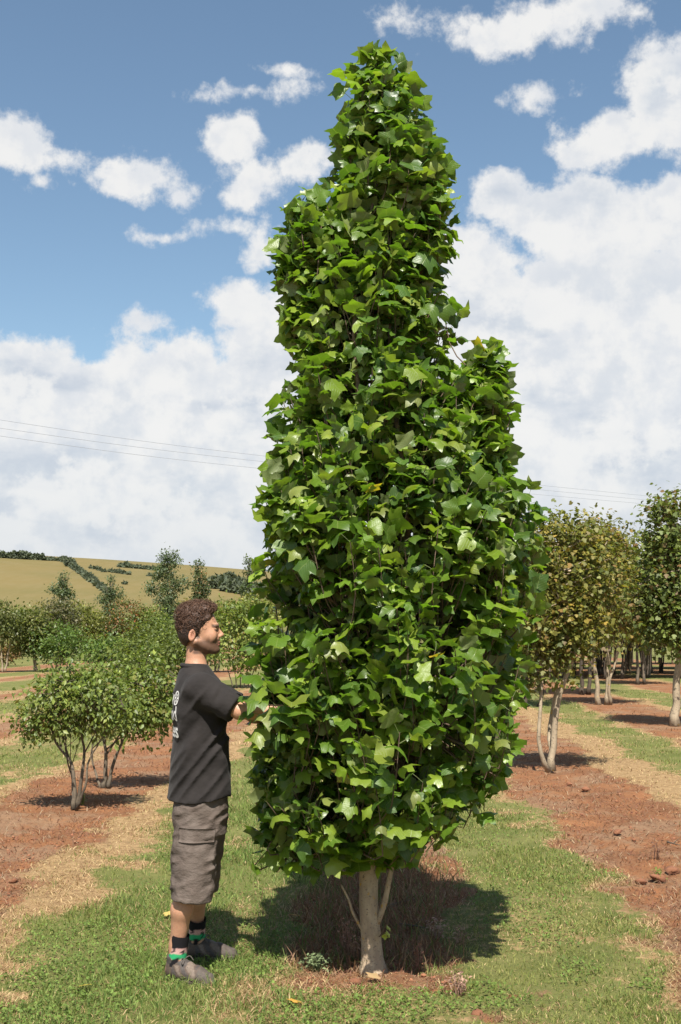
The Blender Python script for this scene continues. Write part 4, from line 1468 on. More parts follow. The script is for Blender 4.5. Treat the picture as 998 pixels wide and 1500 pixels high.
for (px, py, hgt, c, lab, n, spread) in WEEDS:
    q = hit(px, py)
    root = thing('weed', lab, 'weed', q, 0, 'weeds standing round the tree and on the soil')
    a = Acc()
    for k in range(n):
        an = random.uniform(0, 6.28)
        l = random.uniform(.5, 1.0) * hgt
        sp_ = random.uniform(.1, .7) * spread
        p0 = np.array([random.uniform(-.02, .02), random.uniform(-.02, .02), -.01])
        p1 = p0 + np.array([math.cos(an) * sp_ * l * .4, math.sin(an) * sp_ * l * .4, l * .6])
        p2 = p0 + np.array([math.cos(an) * sp_ * l, math.sin(an) * sp_ * l, l])
        a.tube(curve_pts([p0, p1, p2], 5), np.linspace(.0026, .0012, 5), 4, col=c)
    obj('stalks', a.mesh('stalks'), weed_m, root)
    N = n * 9
    pos = np.stack([rng.normal(0, spread * hgt * .32, N), rng.normal(0, spread * hgt * .32, N), rng.uniform(.15, 1.0, N) * hgt], -1)
    col = np.array(c)[None] * rng.uniform(.6, 1.35, (N, 1))
    obj('leaves', leaves_mesh('leaves', pos, rng.normal(0, 1, (N, 3)) * [1, 1, .5], rng.normal(0, .5, (N, 3)) + [0, 0, 1], rng.uniform(.010, .024, N), col), weed_m, root)
# fallen twigs
for (p0, p1, lab) in [((565, 1338), (607, 1324), 'thin grey twig lying behind the trunk in the shade'), ((978, 1240), (996, 1246), 'pale stick lying on the red soil at the right edge'), ((585, 1364), (625, 1368), 'grey twig lying right of the trunk on the dead weeds')]:
    a_, b_ = hit(*p0), hit(*p1)
    a = Acc()
    mid = (a_ + b_) / 2 + [0, .02, .02]
    pts = curve_pts([a_ + [0, 0, .02], mid, b_ + [0, 0, .025]], 8)
    a.tube(pts - a_, np.linspace(.007, .003, 8), 5)
    a.tube(curve_pts([pts[4] - a_, pts[4] - a_ + [.03, .02, .02], pts[4] - a_ + [.06, .05, .03]], 4), [.004, .003, .002, .0015], 4)
    o = obj('fallen_twig', a.mesh('fallen_twig'), bk_grey)
    o.location = a_
    tag(o, lab, 'twig', 'fallen twigs')
# ------------------------------------------------------------------ the man: signed-distance modelling
def smin(a, b, k):
    h = np.clip(.5 + .5 * (b - a) / k, 0, 1)
    return b * (1 - h) + a * h - k * h * (1 - h)


def rcone(a, b, ra, rb):
    a, b = np.asarray(a, float), np.asarray(b, float)
    ab = b - a
    L2 = ab.dot(ab)

    def f(X, Y, Z):
        t = np.clip(((X - a[0]) * ab[0] + (Y - a[1]) * ab[1] + (Z - a[2]) * ab[2]) / L2, 0, 1)
        return np.sqrt((X - a[0] - t * ab[0]) ** 2 + (Y - a[1] - t * ab[1]) ** 2 + (Z - a[2] - t * ab[2]) ** 2) - (ra + (rb - ra) * t)
    r = max(ra, rb)
    return f, np.minimum(a, b) - r, np.maximum(a, b) + r


def ellip(c, r, R=None):
    c, r = np.asarray(c, float), np.asarray(r, float)
    R = np.eye(3) if R is None else np.asarray(R)

    def f(X, Y, Z):
        x, y, z = X - c[0], Y - c[1], Z - c[2]
        u = R[0, 0] * x + R[1, 0] * y + R[2, 0] * z
        v = R[0, 1] * x + R[1, 1] * y + R[2, 1] * z
        w = R[0, 2] * x + R[1, 2] * y + R[2, 2] * z
        k0 = np.sqrt((u / r[0]) ** 2 + (v / r[1]) ** 2 + (w / r[2]) ** 2)
        k1 = np.sqrt((u / r[0] ** 2) ** 2 + (v / r[1] ** 2) ** 2 + (w / r[2] ** 2) ** 2) + 1e-9
        return k0 * (k0 - 1) / k1
    e = np.abs(R) @ r
    return f, c - e, c + e


class Field:
    def __init__(s, xs, ys, zs):
        s.g = [np.asarray(v, float) for v in (xs, ys, zs)]
        s.D = np.full([len(v) for v in s.g], 1.0)

    def sl(s, lo, hi, m):
        return tuple(slice(max(0, np.searchsorted(g, lo[i] - m) - 1), np.searchsorted(g, hi[i] + m) + 2) for i, g in enumerate(s.g))

    def grids(s, sl):
        return np.meshgrid(*[g[q] for g, q in zip(s.g, sl)], indexing='ij', sparse=True)

    def add(s, prim, k=.02):
        f, lo, hi = prim
        sl = s.sl(lo, hi, k + .03)
        s.D[sl] = smin(s.D[sl], f(*s.grids(sl)), k)

    def sub(s, prim, k=.01):
        f, lo, hi = prim
        sl = s.sl(lo, hi, k + .03)
        s.D[sl] = -smin(-s.D[sl], f(*s.grids(sl)), k)

    def cut(s, fn, k=.004):
        """keep where fn < 0"""
        X, Y, Z = np.meshgrid(*s.g, indexing='ij', sparse=True)
        s.D = -smin(-s.D, -fn(X, Y, Z), k)

    def disp(s, fn):
        X, Y, Z = np.meshgrid(*s.g, indexing='ij', sparse=True)
        m = np.abs(s.D) < .06
        XX, YY, ZZ = np.broadcast_arrays(X, Y, Z)
        s.D[m] += fn(XX[m], YY[m], ZZ[m])

    def mesh(s):
        D = s.D
        gx, gy, gz = s.g
        nx, ny, nz = D.shape
        acc = np.zeros((nx - 1, ny - 1, nz - 1, 3))
        cnt = np.zeros((nx - 1, ny - 1, nz - 1))
        C = [np.broadcast_to(c, D.shape) for c in np.meshgrid(gx, gy, gz, indexing='ij', sparse=True)]

        def S(o):
            return tuple(slice(o[i], D.shape[i] - 1 + o[i]) for i in range(3))
        for ax in range(3):
            others = [i for i in range(3) if i != ax]
            for p in (0, 1):
                for q in (0, 1):
                    o0 = [0, 0, 0]
                    o0[others[0]], o0[others[1]] = p, q
                    o1 = list(o0)
                    o1[ax] = 1
                    v0, v1 = D[S(o0)], D[S(o1)]
                    m = (v0 < 0) != (v1 < 0)
                    t = np.where(m, v0 / np.where(m, v0 - v1, 1), 0)
                    for i in range(3):
                        a, b_ = C[i][S(o0)], C[i][S(o1)]
                        acc[..., i] += np.where(m, a + (b_ - a) * t, 0)
                    cnt += m
        act = cnt > 0
        idx = np.full(act.shape, -1)
        idx[act] = np.arange(act.sum())
        V = acc[act] / cnt[act][:, None]
        Q = []
        for ax in range(3):
            o = [i for i in range(3) if i != ax]
            sl0, sl1 = [slice(1, -1)] * 3, [slice(1, -1)] * 3
            sl0[ax], sl1[ax] = slice(0, -1), slice(1, None)
            v0, v1 = D[tuple(sl0)], D[tuple(sl1)]
            m = (v0 < 0) != (v1 < 0)
            flip = (v0 < 0)[m]
            I = np.array(np.nonzero(m))
            I[o[0]] += 1
            I[o[1]] += 1
            cells = []
            for (da, db) in ((-1, -1), (0, -1), (0, 0), (-1, 0)):
                J = I.copy()
                J[o[0]] += da
                J[o[1]] += db
                cells.append(idx[J[0], J[1], J[2]])
            q = np.stack(cells, -1)
            if ax == 1:
                flip = ~flip
            q[~flip] = q[~flip][:, ::-1]
            Q.append(q)
        return V, np.vstack(Q)


def fine(lo, hi, coarse, ranges):
    """grid line positions: coarse steps with finer steps inside the ranges [(a, b, step)]"""
    v, x = [], lo
    while x < hi:
        v.append(x)
        h = coarse
        for a_, b_, s_ in ranges:
            if a_ <= x <= b_:
                h = min(h, s_)
        x += h
    return np.array(v)


M0 = (hit(259, 1444) + hit(289, 1407)) / 2
M0[2] = float(ground_z(M0[0], M0[1]))
MY = M0[1]


def J(px, py, Y):
    return at(px, py, Y) - M0


man = thing('person', 'man in black t-shirt, brown cargo shorts and walking shoes reaching into the tulip tree', 'person', M0)
YC = 5.68
PHI, PHH = math.radians(13), math.radians(7)
def rotz(a):
    return np.array([[math.cos(a), -math.sin(a), 0], [math.sin(a), math.cos(a), 0], [0, 0, 1.0]])
RT, RH = rotz(PHI), rotz(PHH)
FWD, LFT = RT[:, 0], RT[:, 1]
HC = J(283.5, 931, YC)                        # middle of the head, between the ears


def H(x, y, z):
    return HC + RH @ np.array([x, y, z])


sh_c = J(290, 1005, YC)
shR, shL = sh_c - LFT * .165, sh_c + LFT * .165
elR, wrR = J(351, 1042, 5.47), J(424, 1041, 5.50)
elL, wrL = J(374, 1048, 5.79), J(450, 1042, 5.70)
pel = J(294, 1165, YC)
hipR, hipL = pel - LFT * .085, pel + LFT * .085
knR, anR = J(275, 1294, 5.53), J(258, 1412, 5.47)
gR, gL = hit(259, 1441) - M0, hit(288, 1405) - M0
knL, anL = J(292, 1285, 5.84), J(286, 1383, gL[1] + M0[1] + .0)
anR[0:2] = gR[0:2] + [.0, .0]
anR[2] = gR[2] + .085
anL[0:2] = gL[0:2]
anL[2] = gL[2] + .085

# ---- body
hx0, hy0, hz0 = HC
hand = [wrR, wrL]
xs_ = fine(-.32, .92, .011, [(hx0 - .11, hx0 + .165, .0034), (wrR[0] - .02, wrR[0] + .22, .005), (wrL[0] - .02, wrL[0] + .22, .005)])
ys_ = fine(-.52, .50, .011, [(hy0 - .1, hy0 + .1, .0036), (wrR[1] - .06, wrR[1] + .12, .005)])
zs_ = fine(-.02, 1.82, .012, [(hz0 - .14, hz0 + .19, .0034), (wrR[2] - .07, wrR[2] + .09, .005)])
fb = Field(xs_, ys_, zs_)
# legs
for hp, kn, an, lat in ((hipR, knR, anR, -1), (hipL, knL, anL, 1)):
    fb.add(rcone(hp, kn, .076, .050), .03)
    back = -FWD * .010
    cal = kn + (an - kn) * .34 + back
    fb.add(rcone(kn, cal, .044, .047), .02)
    fb.add(rcone(cal, an + [0, 0, .06], .047, .032), .02)
    fb.add(rcone(an + [0, 0, .07], an, .036, .038), .02)
    fd = RT @ rotz(-.3)[:, 0]
    fb.add(rcone(an + [0, 0, -.04], an + fd * .06 + [0, 0, -.055], .030, .020), .01)
# trunk of the body, kept inside the clothes
fb.add(ellip(pel + [0, 0, .05], (.105, .155, .12), RT), .05)
fb.add(ellip(J(293, 1090, YC), (.095, .145, .2), RT), .05)
fb.add(ellip(J(293, 1035, YC), (.10, .16, .15), RT), .05)
# arms and hands
for shd, el_, wr, side in ((shR, elR, wrR, -1), (shL, elL, wrL, 1)):
    fb.add(rcone(shd, el_, .050, .037), .03)
    mid = el_ + (wr - el_) * .28
    fb.add(rcone(el_, mid, .035, .037), .015)
    fb.add(rcone(mid, wr, .036, .025), .015)
    d = (wr - el_) / np.linalg.norm(wr - el_)
    upv = np.array([0, 0, 1.0])
    lat = np.cross(upv, d)
    lat /= np.linalg.norm(lat)
    pv = np.cross(d, lat)
    R_ = np.stack([d, lat, pv], -1)
    palm = wr + d * .055
    fb.add(rcone(wr, wr + d * .03, .027, .027), .01)
    fb.add(ellip(palm, (.052, .018, .042), R_), .012)     # hand held on edge, thumb up
    # fingers close round a branch
    inw = lat * (-side)
    for k, (off, ln) in enumerate(((.028, .070), (.010, .078), (-.009, .074), (-.027, .060))):
        b0 = palm + d * .043 + pv * off
        b1 = b0 + d * ln * .5 + inw * .008
        b2 = b1 + d * ln * .24 + inw * ln * .28
        b3 = b2 + d * ln * -.02 + inw * ln * .28
        fb.add(rcone(b0 - d * .012, b1, .0095, .0088), .004)
        fb.add(rcone(b1, b2, .0088, .0082), .003)
        fb.add(rcone(b2, b3, .0082, .0072), .003)
    t0 = wr + d * .028 + pv * .026
    t1 = t0 + d * .034 + pv * .024 + inw * .010
    t2 = t1 + d * .030 + pv * .004 + inw * .014
    fb.add(rcone(t0, t1, .012, .0105), .006)
    fb.add(rcone(t1, t2, .0102, .0085), .004)
# neck and head
fb.add(rcone(H(.012, 0, -.03), HC + np.array([.016, 0, -.185]), .044, .050), .03)
fb.add(rcone(HC + np.array([.012, 0, -.15]), sh_c - LFT * .10 + [0, 0, .0], .038, .040), .03)
fb.add(rcone(HC + np.array([.012, 0, -.15]), sh_c + LFT * .10 + [0, 0, .0], .038, .040), .03)
fb.add(ellip(H(.018, 0, .060), (.086, .070, .084), RH), .02)
fb.add(ellip(H(.055, 0, .008), (.064, .060, .085), RH), .02)
fb.add(ellip(H(.066, 0, -.048), (.052, .046, .036), RH), .02)
for s_ in (-1, 1):
    fb.add(rcone(H(.012, s_ * .052, -.030), H(.095, s_ * .020, -.070), .019, .015), .02)
    fb.add(ellip(H(.084, s_ * .043, -.002), (.022, .014, .024), RH), .02)
fb.add(ellip(H(.106, 0, -.067), (.019, .022, .018), RH), .014)
fb.add(ellip(H(.102, 0, .045), (.018, .046, .013), RH), .012)
for s_ in (-1, 1):
    fb.sub(ellip(H(.120, s_ * .033, .025), (.014, .016, .010), RH), .008)
    fb.add(ellip(H(.098, s_ * .032, .026), (.0125, .013, .0115), RH), .002)
fb.add(rcone(H(.112, 0, .034), H(.134, 0, .004), .0075, .0100), .010)
for s_ in (-1, 1):
    fb.add(ellip(H(.122, s_ * .011, -.003), (.011, .008, .008), RH), .005)
fb.add(ellip(H(.106, 0, -.020), (.018, .024, .014), RH), .010)
fb.add(ellip(H(.1195, 0, -.0315), (.0085, .020, .0052), RH), .005)
fb.add(ellip(H(.1185, 0, -.0425), (.0085, .018, .0055), RH), .005)
for s_ in (-1, 1):
    Re = RH @ rotz(-s_ * .35) @ np.array([[math.cos(.2), 0, math.sin(.2)], [0, 1, 0], [-math.sin(.2), 0, math.cos(.2)]])
    fb.add(ellip(H(-.006, s_ * .073, .002), (.018, .007, .030), Re), .005)
    fb.sub(ellip(H(-.004, s_ * .081, .003), (.010, .006, .018), Re), .003)
V, Q = fb.mesh()
lh = (V - HC) @ RH
skin = np.array([.42, .225, .140])
C = np.broadcast_to(skin, V.shape).copy()
C *= (1 + .10 * (vnoise(V[:, 0] * 30, V[:, 1] * 30, V[:, 2] * 30, 3) - .5))[:, None]
onhead = lh[:, 2] > -.10
ax_, ay_, az_ = lh[:, 0], np.abs(lh[:, 1]), lh[:, 2]
# stubble over jaw, chin and upper lip
beard = sstep(-.002, -.046, az_ - .25 * (ax_ - .03) * (ax_ < .075)) * sstep(-.012, .012, ax_) * sstep(-.092, -.080, az_)
beard = np.maximum(beard, sstep(.105, .112, ax_) * sstep(-.046, -.052, az_) * .9)
cheek = sstep(.045, .075, ax_) * sstep(.030, .012, ay_) * sstep(-.028, -.018, az_) * 0
side_b = sstep(.004, .014, ax_) * sstep(.034, .022, ax_) * sstep(-.03, -.01, az_) * sstep(.05, .03, az_)
must = sstep(.105, .112, ax_) * sstep(-.014, -.018, az_) * sstep(-.034, -.028, az_)
bm_ = np.clip(np.maximum.reduce([beard * 1.1, side_b * .95, must * 1.0]) * (.55 + .8 * vnoise(V[:, 0] * 70, V[:, 1] * 70, V[:, 2] * 70, 8)), 0, .88) * onhead
C = C * (1 - bm_[:, None]) + np.array([.085, .048, .032]) * bm_[:, None]
lips = (sstep(.112, .117, ax_) * sstep(-.026, -.029, az_) * sstep(-.050, -.046, az_) * sstep(.022, .016, ay_) * onhead)[:, None]
C = C * (1 - lips * .75) + np.array([.40, .15, .11]) * lips * .75
brow = (sstep(.035, .039, az_) * sstep(.056, .050, az_) * sstep(.008, .014, ay_) * sstep(.055, .047, ay_) * sstep(.070, .08, ax_) * onhead)[:, None]
C = C * (1 - brow * .85) + np.array([.055, .032, .022]) * brow * .85
lash = (sstep(.019, .022, az_) * sstep(.032, .029, az_) * sstep(.018, .022, ay_) * sstep(.050, .044, ay_) * sstep(.084, .092, ax_) * onhead)[:, None]
C = C * (1 - lash * .85) + np.array([.035, .022, .018]) * lash * .85
ml = (sstep(.0022, .0008, np.abs(az_ + .0372 + .18 * ay_)) * sstep(.090, .096, ax_) * sstep(.030, .024, ay_) * onhead)[:, None]
C = C * (1 - ml * .8) + np.array([.06, .03, .025]) * ml * .8
conch = (sstep(1.0, .7, np.sqrt(((ax_ + .004) / .010) ** 2 + ((az_ - .003) / .018) ** 2)) * sstep(.066, .070, ay_) * onhead)[:, None]  # hollow of the ear: its shade is painted dark into the skin colour
ear = (sstep(.070, .076, ay_) * sstep(.03, .02, np.abs(ax_)) * sstep(.05, .03, np.abs(az_)) * onhead)[:, None]
C = C * (1 - ear * .4) + np.array([.62, .27, .18]) * ear * .4
C = C * (1 - conch * .55) + np.array([.20, .075, .05]) * conch * .55
skin_m, t, b, out = new_mat('skin')
c = t.attr('col')
nz_ = t.noise(objco(t), 90.0, 4.0, .6)
t.put(b.inputs['Base Color'], t.mix(1.0, c, t.mix(t.ramp(nz_, .3, .7), (.93, .92, .92), (1.07, 1.07, 1.07)), 'MULTIPLY'))
b.inputs['Roughness'].default_value = .5
b.inputs['Specular IOR Level'].default_value = .4
b.inputs['Subsurface Weight'].default_value = .12
b.inputs['Subsurface Radius'].default_value = (.012, .005, .003)
t.put(b.inputs['Normal'], t.bump(t.noise(objco(t), 260.0, 3.0), .15, .002))
obj('body', mk_mesh('body', V, [Q], col=C), skin_m, man)

# ---- hair
fh = Field(fine(hx0 - .13, hx0 + .16, .004, []), fine(hy0 - .12, hy0 + .12, .004, []), fine(hz0 - .10, hz0 + .21, .004, []))
fh.add(ellip(H(.014, 0, .070), (.084, .076, .086), RH), .02)
fh.add(ellip(H(.054, 0, .120), (.054, .055, .035), RH), .02)
fh.add(ellip(H(-.020, 0, .100), (.054, .058, .050), RH), .02)
fh.add(ellip(H(-.014, 0, .022), (.062, .072, .080), RH), .02)


def hairline(X, Y, Z):
    x = (X - HC[0]) * RH[0, 0] + (Y - HC[1]) * RH[1, 0]
    z = Z - HC[2] + 0 * x
    return x + 0 * z - np.interp(z, [-.09, -.05, -.03, -.022, -.015, .02, .045, .07, .10, .122, .15], [-.045, -.033, -.024, .010, .022, .030, .046, .066, .086, .108, .14])


fh.cut(hairline, .004)
for s_ in (-1, 1):
    fh.sub(ellip(H(-.004, s_ * .085, .0), (.024, .020, .034), RH), .004)
fh.cut(lambda X, Y, Z: -(Z - HC[2] + .062) + 0 * X + 0 * Y, .01)
fh.disp(lambda X, Y, Z: -(.015 * (vnoise(X * 42, Y * 42, Z * 42, 21) - .38) + .007 * (vnoise(X * 115, Y * 115, Z * 115, 22) - .5)) * sstep(HC[2] + .02, HC[2] + .10, Z))
V, Q = fh.mesh()
hb = BVHTree.FromPolygons(V.tolist(), Q.tolist())
lz = V[:, 2] - HC[2]
hc = np.where(sstep(.05, .11, lz)[:, None] > rng.random((len(V), 1)) * .6, np.array([[.066, .035, .023]]), np.array([[.030, .019, .015]])) * rng.uniform(.8, 1.2, (len(V), 1))
hair_m = vcol_mat('hair', .55, .35, (120.0, .8, .004))
hair = obj('hair', mk_mesh('hair', V, [Q], col=hc), hair_m, man)
a = Acc()
rr = random.Random(4)
hl = hairline(V[:, 0], V[:, 1], V[:, 2])
pick = [i for i in range(len(V)) if lz[i] > .02 and hl[i] < -.024]
for k in range(1500):
    i = rr.choice(pick)
    p0 = V[i]
    lcn = p0 - (HC + np.array([.01, 0, .06]))
    nrm = lcn / np.linalg.norm(lcn)
    tg = np.cross(nrm, [rr.gauss(0, 1), rr.gauss(0, 1), rr.gauss(0, 1)])
    tg /= np.linalg.norm(tg)
    bt = np.cross(nrm, tg)
    R1 = rr.uniform(.007, .020)
    ph = rr.uniform(0, 6.28)
    tt = np.linspace(0, rr.uniform(1.6, 4.2), 8)
    pts = p0[None] + nrm[None] * (-.001 + .0030 * tt[:, None] - .0004 * tt[:, None] ** 2) + R1 * (np.cos(tt + ph)[:, None] - math.cos(ph)) * tg + R1 * (np.sin(tt + ph)[:, None] - math.sin(ph)) * bt * .7 + nrm * (R1 * .35 * np.sin(tt * 1.1 + ph)[:, None])
    cc = np.array(rr.choice([(.100, .052, .031), (.082, .042, .026), (.125, .066, .040), (.064, .034, .022)]))
    a.tube(pts, np.linspace(.0014, .0006, 8), 3, col=cc, cap=False)
obj('curls', a.mesh('curls'), hair_m, hair)

# ---- t-shirt
def sections(tab, R, pw=2.3):
    """tube of superelliptic sections; tab rows: z, half depth, half width, centre x, centre y"""
    tab = np.array(tab)

    def f(X, Y, Z):
        z = Z + 0 * X
        a_, b_, cx_, cy_ = (np.interp(z, tab[:, 0], tab[:, i]) for i in range(1, 5))
        u = (X - cx_) * R[0, 0] + (Y - cy_) * R[1, 0]
        v = (X - cx_) * R[0, 1] + (Y - cy_) * R[1, 1]
        k = (np.abs(u / a_) ** pw + np.abs(v / b_) ** pw) ** (1 / pw)
        d = (k - 1) * np.minimum(a_, b_)
        return np.maximum(d, np.maximum(Z - tab[-1, 0], tab[0, 0] - Z))
    m = tab[:, 1:3].max()
    lo = np.array([tab[:, 3].min() - m, tab[:, 4].min() - m, tab[0, 0]])
    hi = np.array([tab[:, 3].max() + m, tab[:, 4].max() + m, tab[-1, 0]])
    return f, lo, hi


def sec(py, a_, b_, px):
    q = J(px, py, YC)
    return (q[2], a_, b_, q[0], q[1])


HEM = J(294, 1167, YC)[2]
shirt_tab = [sec(1180, .144, .188, 293.5), sec(1150, .138, .182, 293.5), sec(1100, .126, .176, 293.5), sec(1060, .125, .185, 294), sec(1030, .122, .192, 293),
             sec(1008, .112, .190, 291), sec(996, .100, .165, 290), sec(986, .082, .125, 288), sec(978, .068, .085, 287), sec(972, .058, .068, 286)]
fs = Field(fine(-.26, .36, .0065, []), fine(-.42, .40, .0065, []), fine(.78, 1.52, .0065, []))
fs.add(sections(shirt_tab, RT), .01)


def sleeve(shd, el_, f0, r0_, r1_):
    d = el_ - shd
    end = shd + d * f0
    fs.add(rcone(shd, end + d * .12, r0_, r1_), .035)
    return end, d / np.linalg.norm(d)


e1, n1 = sleeve(shR + [0, 0, -.005], elR, .90, .072, .064)
e2, n2 = sleeve(shL + [0, 0, -.005], elL, .70, .072, .066)


def cutR(X, Y, Z):
    d = (X - e1[0]) * n1[0] + (Y - e1[1]) * n1[1] + (Z - e1[2]) * n1[2]
    dist = np.sqrt((X - e1[0]) ** 2 + (Y - e1[1]) ** 2 + (Z - e1[2]) ** 2)
    return np.where(dist < .14, d, -1.0)


def cutL(X, Y, Z):
    d = (X - e2[0]) * n2[0] + (Y - e2[1]) * n2[1] + (Z - e2[2]) * n2[2]
    dist = np.sqrt((X - e2[0]) ** 2 + (Y - e2[1]) ** 2 + (Z - e2[2]) ** 2)
    return np.where(dist < .14, d, -1.0)


arm_pit = shR + np.array([.03, .0, -.10])


def folds(X, Y, Z):
    # cloth falls in long soft creases from the armpit to the back hem, and crosswise on the sleeve
    u = (X - arm_pit[0]) * .78 + (Z - arm_pit[2]) * -.62
    v = (X - arm_pit[0]) * .62 + (Z - arm_pit[2]) * .78
    n1_ = .42 - 1.9 * np.abs(vnoise(u * 24, v * 4.0, Y * 6, 31) - .5)
    n2_ = vnoise(X * 9 + 4, Y * 9, Z * 16, 32) - .5
    n3_ = vnoise(X * 30, Y * 22, Z * 22, 33) - .5
    low = sstep(1.38, 1.25, Z)
    sl = sstep(.16, .08, np.sqrt((X - e1[0]) ** 2 + (Y - e1[1]) ** 2 + (Z - e1[2]) ** 2))
    ws = (X - e1[0]) * n1[0] + (Z - e1[2]) * n1[2]
    n4_ = vnoise(ws * 42, Y * 14, (X + Z) * 9, 34) - .5
    return -(.020 * n1_ * low * (1 - sl) + .010 * n2_ + .004 * n3_ + .018 * n4_ * sl)


fs.disp(folds)
fs.cut(cutR, .003)
fs.cut(cutL, .003)
fs.cut(lambda X, Y, Z: HEM - Z + .012 * np.sin(X * 14 + Y * 9) + 0 * X * Y, .003)
fs.cut(lambda X, Y, Z: -(.060 - np.sqrt((X - J(287, 975, YC)[0]) ** 2 + (Y - J(287, 975, YC)[1]) ** 2)) * 0 - 1 + 0 * Z, .003)
V, Q = fs.mesh()
shirt_m, t, b, out = new_mat('shirt_cotton')
p = objco(t)
nn = t.noise(p, 9.0, 5.0, .6)
t.put(b.inputs['Base Color'], t.mix(t.ramp(nn, .3, .7), (.018, .0155, .015), (.025, .0215, .0205)))
b.inputs['Roughness'].default_value = .9
b.inputs['Specular IOR Level'].default_value = .2
b.inputs['Sheen Weight'].default_value = .04
t.put(b.inputs['Normal'], t.bump(t.m('ADD', t.noise(p, 22.0, 4.0, .55), t.m('MULTIPLY', t.noise(p, 900.0, 2.0), .06)), .5, .012))
shirt = obj('t_shirt', mk_mesh('t_shirt', V, [Q]), shirt_m, man)
sb = BVHTree.FromPolygons(V.tolist(), Q.tolist())
# collar rib, sleeve and bottom hems
a = Acc()
cc_ = J(287, 979, YC)
th = np.linspace(0, 2 * np.pi, 33)
ring = np.stack([cc_[0] + .064 * np.cos(th), cc_[1] + .070 * np.sin(th), cc_[2] + .002 - .014 * np.cos(th - PHI)], -1)
a.tube(ring, .011, 8, cap=False)
obj('collar', a.mesh('collar'), shirt_m, shirt)

# printed words and emblem on the back
print_m, t, b, out = new_mat('shirt_print')
b.inputs['Base Color'].default_value = (.70, .69, .66, 1)
b.inputs['Roughness'].default_value = .8


def on_back(P2, u0, z0):
    """flat print coordinates -> surface of the shirt's back (u runs to the wearer's right)"""
    out_ = []
    for (u, v) in P2:
        o_ = J(294, 1060, YC) * [1, 1, 0] - LFT * (u0 + u) - FWD * .5
        o_[2] = z0 + v
        h_ = sb.ray_cast(Vector(o_), Vector(FWD))
        if h_[0] is None:
            return None
        out_.append(np.array(h_[0]) - FWD * .0035)
    return np.array(out_)


def word(txt, size, right, z0):
    cu = bpy.data.curves.new('word', 'FONT')
    cu.body = txt
    cu.size = size
    cu.align_x = 'RIGHT'
    cu.offset = size * .018
    cu.resolution_u = 4
    ob = bpy.data.objects.new('word', cu)
    COL.objects.link(ob)
    dg = bpy.context.evaluated_depsgraph_get()
    dg.update()
    me = bpy.data.meshes.new_from_object(ob.evaluated_get(dg))
    bpy.data.objects.remove(ob)
    import bmesh
    bm = bmesh.new()
    bm.from_mesh(me)
    bmesh.ops.triangulate(bm, faces=bm.faces)
    bmesh.ops.subdivide_edges(bm, edges=[e for e in bm.edges if e.calc_length() > .012], cuts=1)
    bmesh.ops.triangulate(bm, faces=bm.faces)
    bm.verts.ensure_lookup_table()
    P2 = [(v.co.x, v.co.y) for v in bm.verts]
    T = [[v.index for v in f.verts] for f in bm.faces]
    bm.free()
    W = on_back(P2, right, z0)
    if W is not None:
        obj('lettering', mk_mesh('lettering', W, [np.array(T)], smooth=False), print_m, shirt)


zrow = [J(258, py, YC)[2] for py in (1030, 1053, 1077)]
word('new', .094, .052, zrow[0])
word('wood', .094, .112, zrow[1])
word('trees', .094, .110, zrow[2])
P2, T = [], []
ns = 28
for r0_, r1_ in ((.026, .033),):
    o0 = len(P2)
    for k in range(ns):
        an = 2 * math.pi * k / ns
        P2 += [(r0_ * math.cos(an), r0_ * math.sin(an)), (r1_ * math.cos(an), r1_ * math.sin(an))]
    for k in range(ns):
        a0, a1 = o0 + 2 * k, o0 + 2 * ((k + 1) % ns)
        T += [(a0, a0 + 1, a1 + 1), (a0, a1 + 1, a1)]
for k in range(6):
    an = math.pi * k / 3
    c_, s__ = math.cos(an), math.sin(an)
    o0 = len(P2)
    for (u, v) in ((.006, -.0022), (.023, -.005), (.023, .005), (.006, .0022)):
        P2.append((u * c_ - v * s__, u * s__ + v * c_))
    T += [(o0, o0 + 1, o0 + 2), (o0, o0 + 2, o0 + 3)]
W = on_back(P2, .092, zrow[0] + .030)
if W is not None:
    obj('emblem', mk_mesh('emblem', W, [np.array(T)], smooth=False), print_m, shirt)

# ---- cargo shorts
fk = Field(fine(-.30, .34, .0065, []), fine(-.44, .44, .0065, []), fine(.30, 1.0, .0065, []))
fk.add(sections([sec(1215, .118, .165, 293), sec(1190, .124, .170, 294), sec(1160, .118, .165, 294), sec(1125, .110, .155, 294)], RT), .02)
hemR, hemL = J(281, 1318, 5.545), J(293.5, 1303, 5.84)
fk.add(rcone(J(288, 1195, 5.60), hemR + (hemR - J(288, 1195, 5.60)) * .1, .104, .094), .03)
fk.add(rcone(J(301, 1195, 5.77), hemL + (hemL - J(301, 1195, 5.77)) * .1, .104, .083), .03)
# pocket with flap on the outer side of the near leg
pk = J(286, 1255, 5.60) - LFT * .098 + FWD * .0
Rp = RT
fk.add(ellip(pk + [0, 0, -.03], (.075, .022, .085), Rp), .012)


def wrinkle(X, Y, Z):
    n1_ = .42 - 1.9 * np.abs(vnoise(X * 12 + Z * 7, Y * 10, Z * 26 - X * 12, 41) - .5)
    n2_ = vnoise(X * 40, Y * 30, Z * 46, 42) - .5
    n3_ = vnoise(X * 22 - Z * 20, Y * 10, Z * 15 + X * 18, 43) - .5
    return -(.012 * n1_ + .005 * n2_ + .009 * n3_)


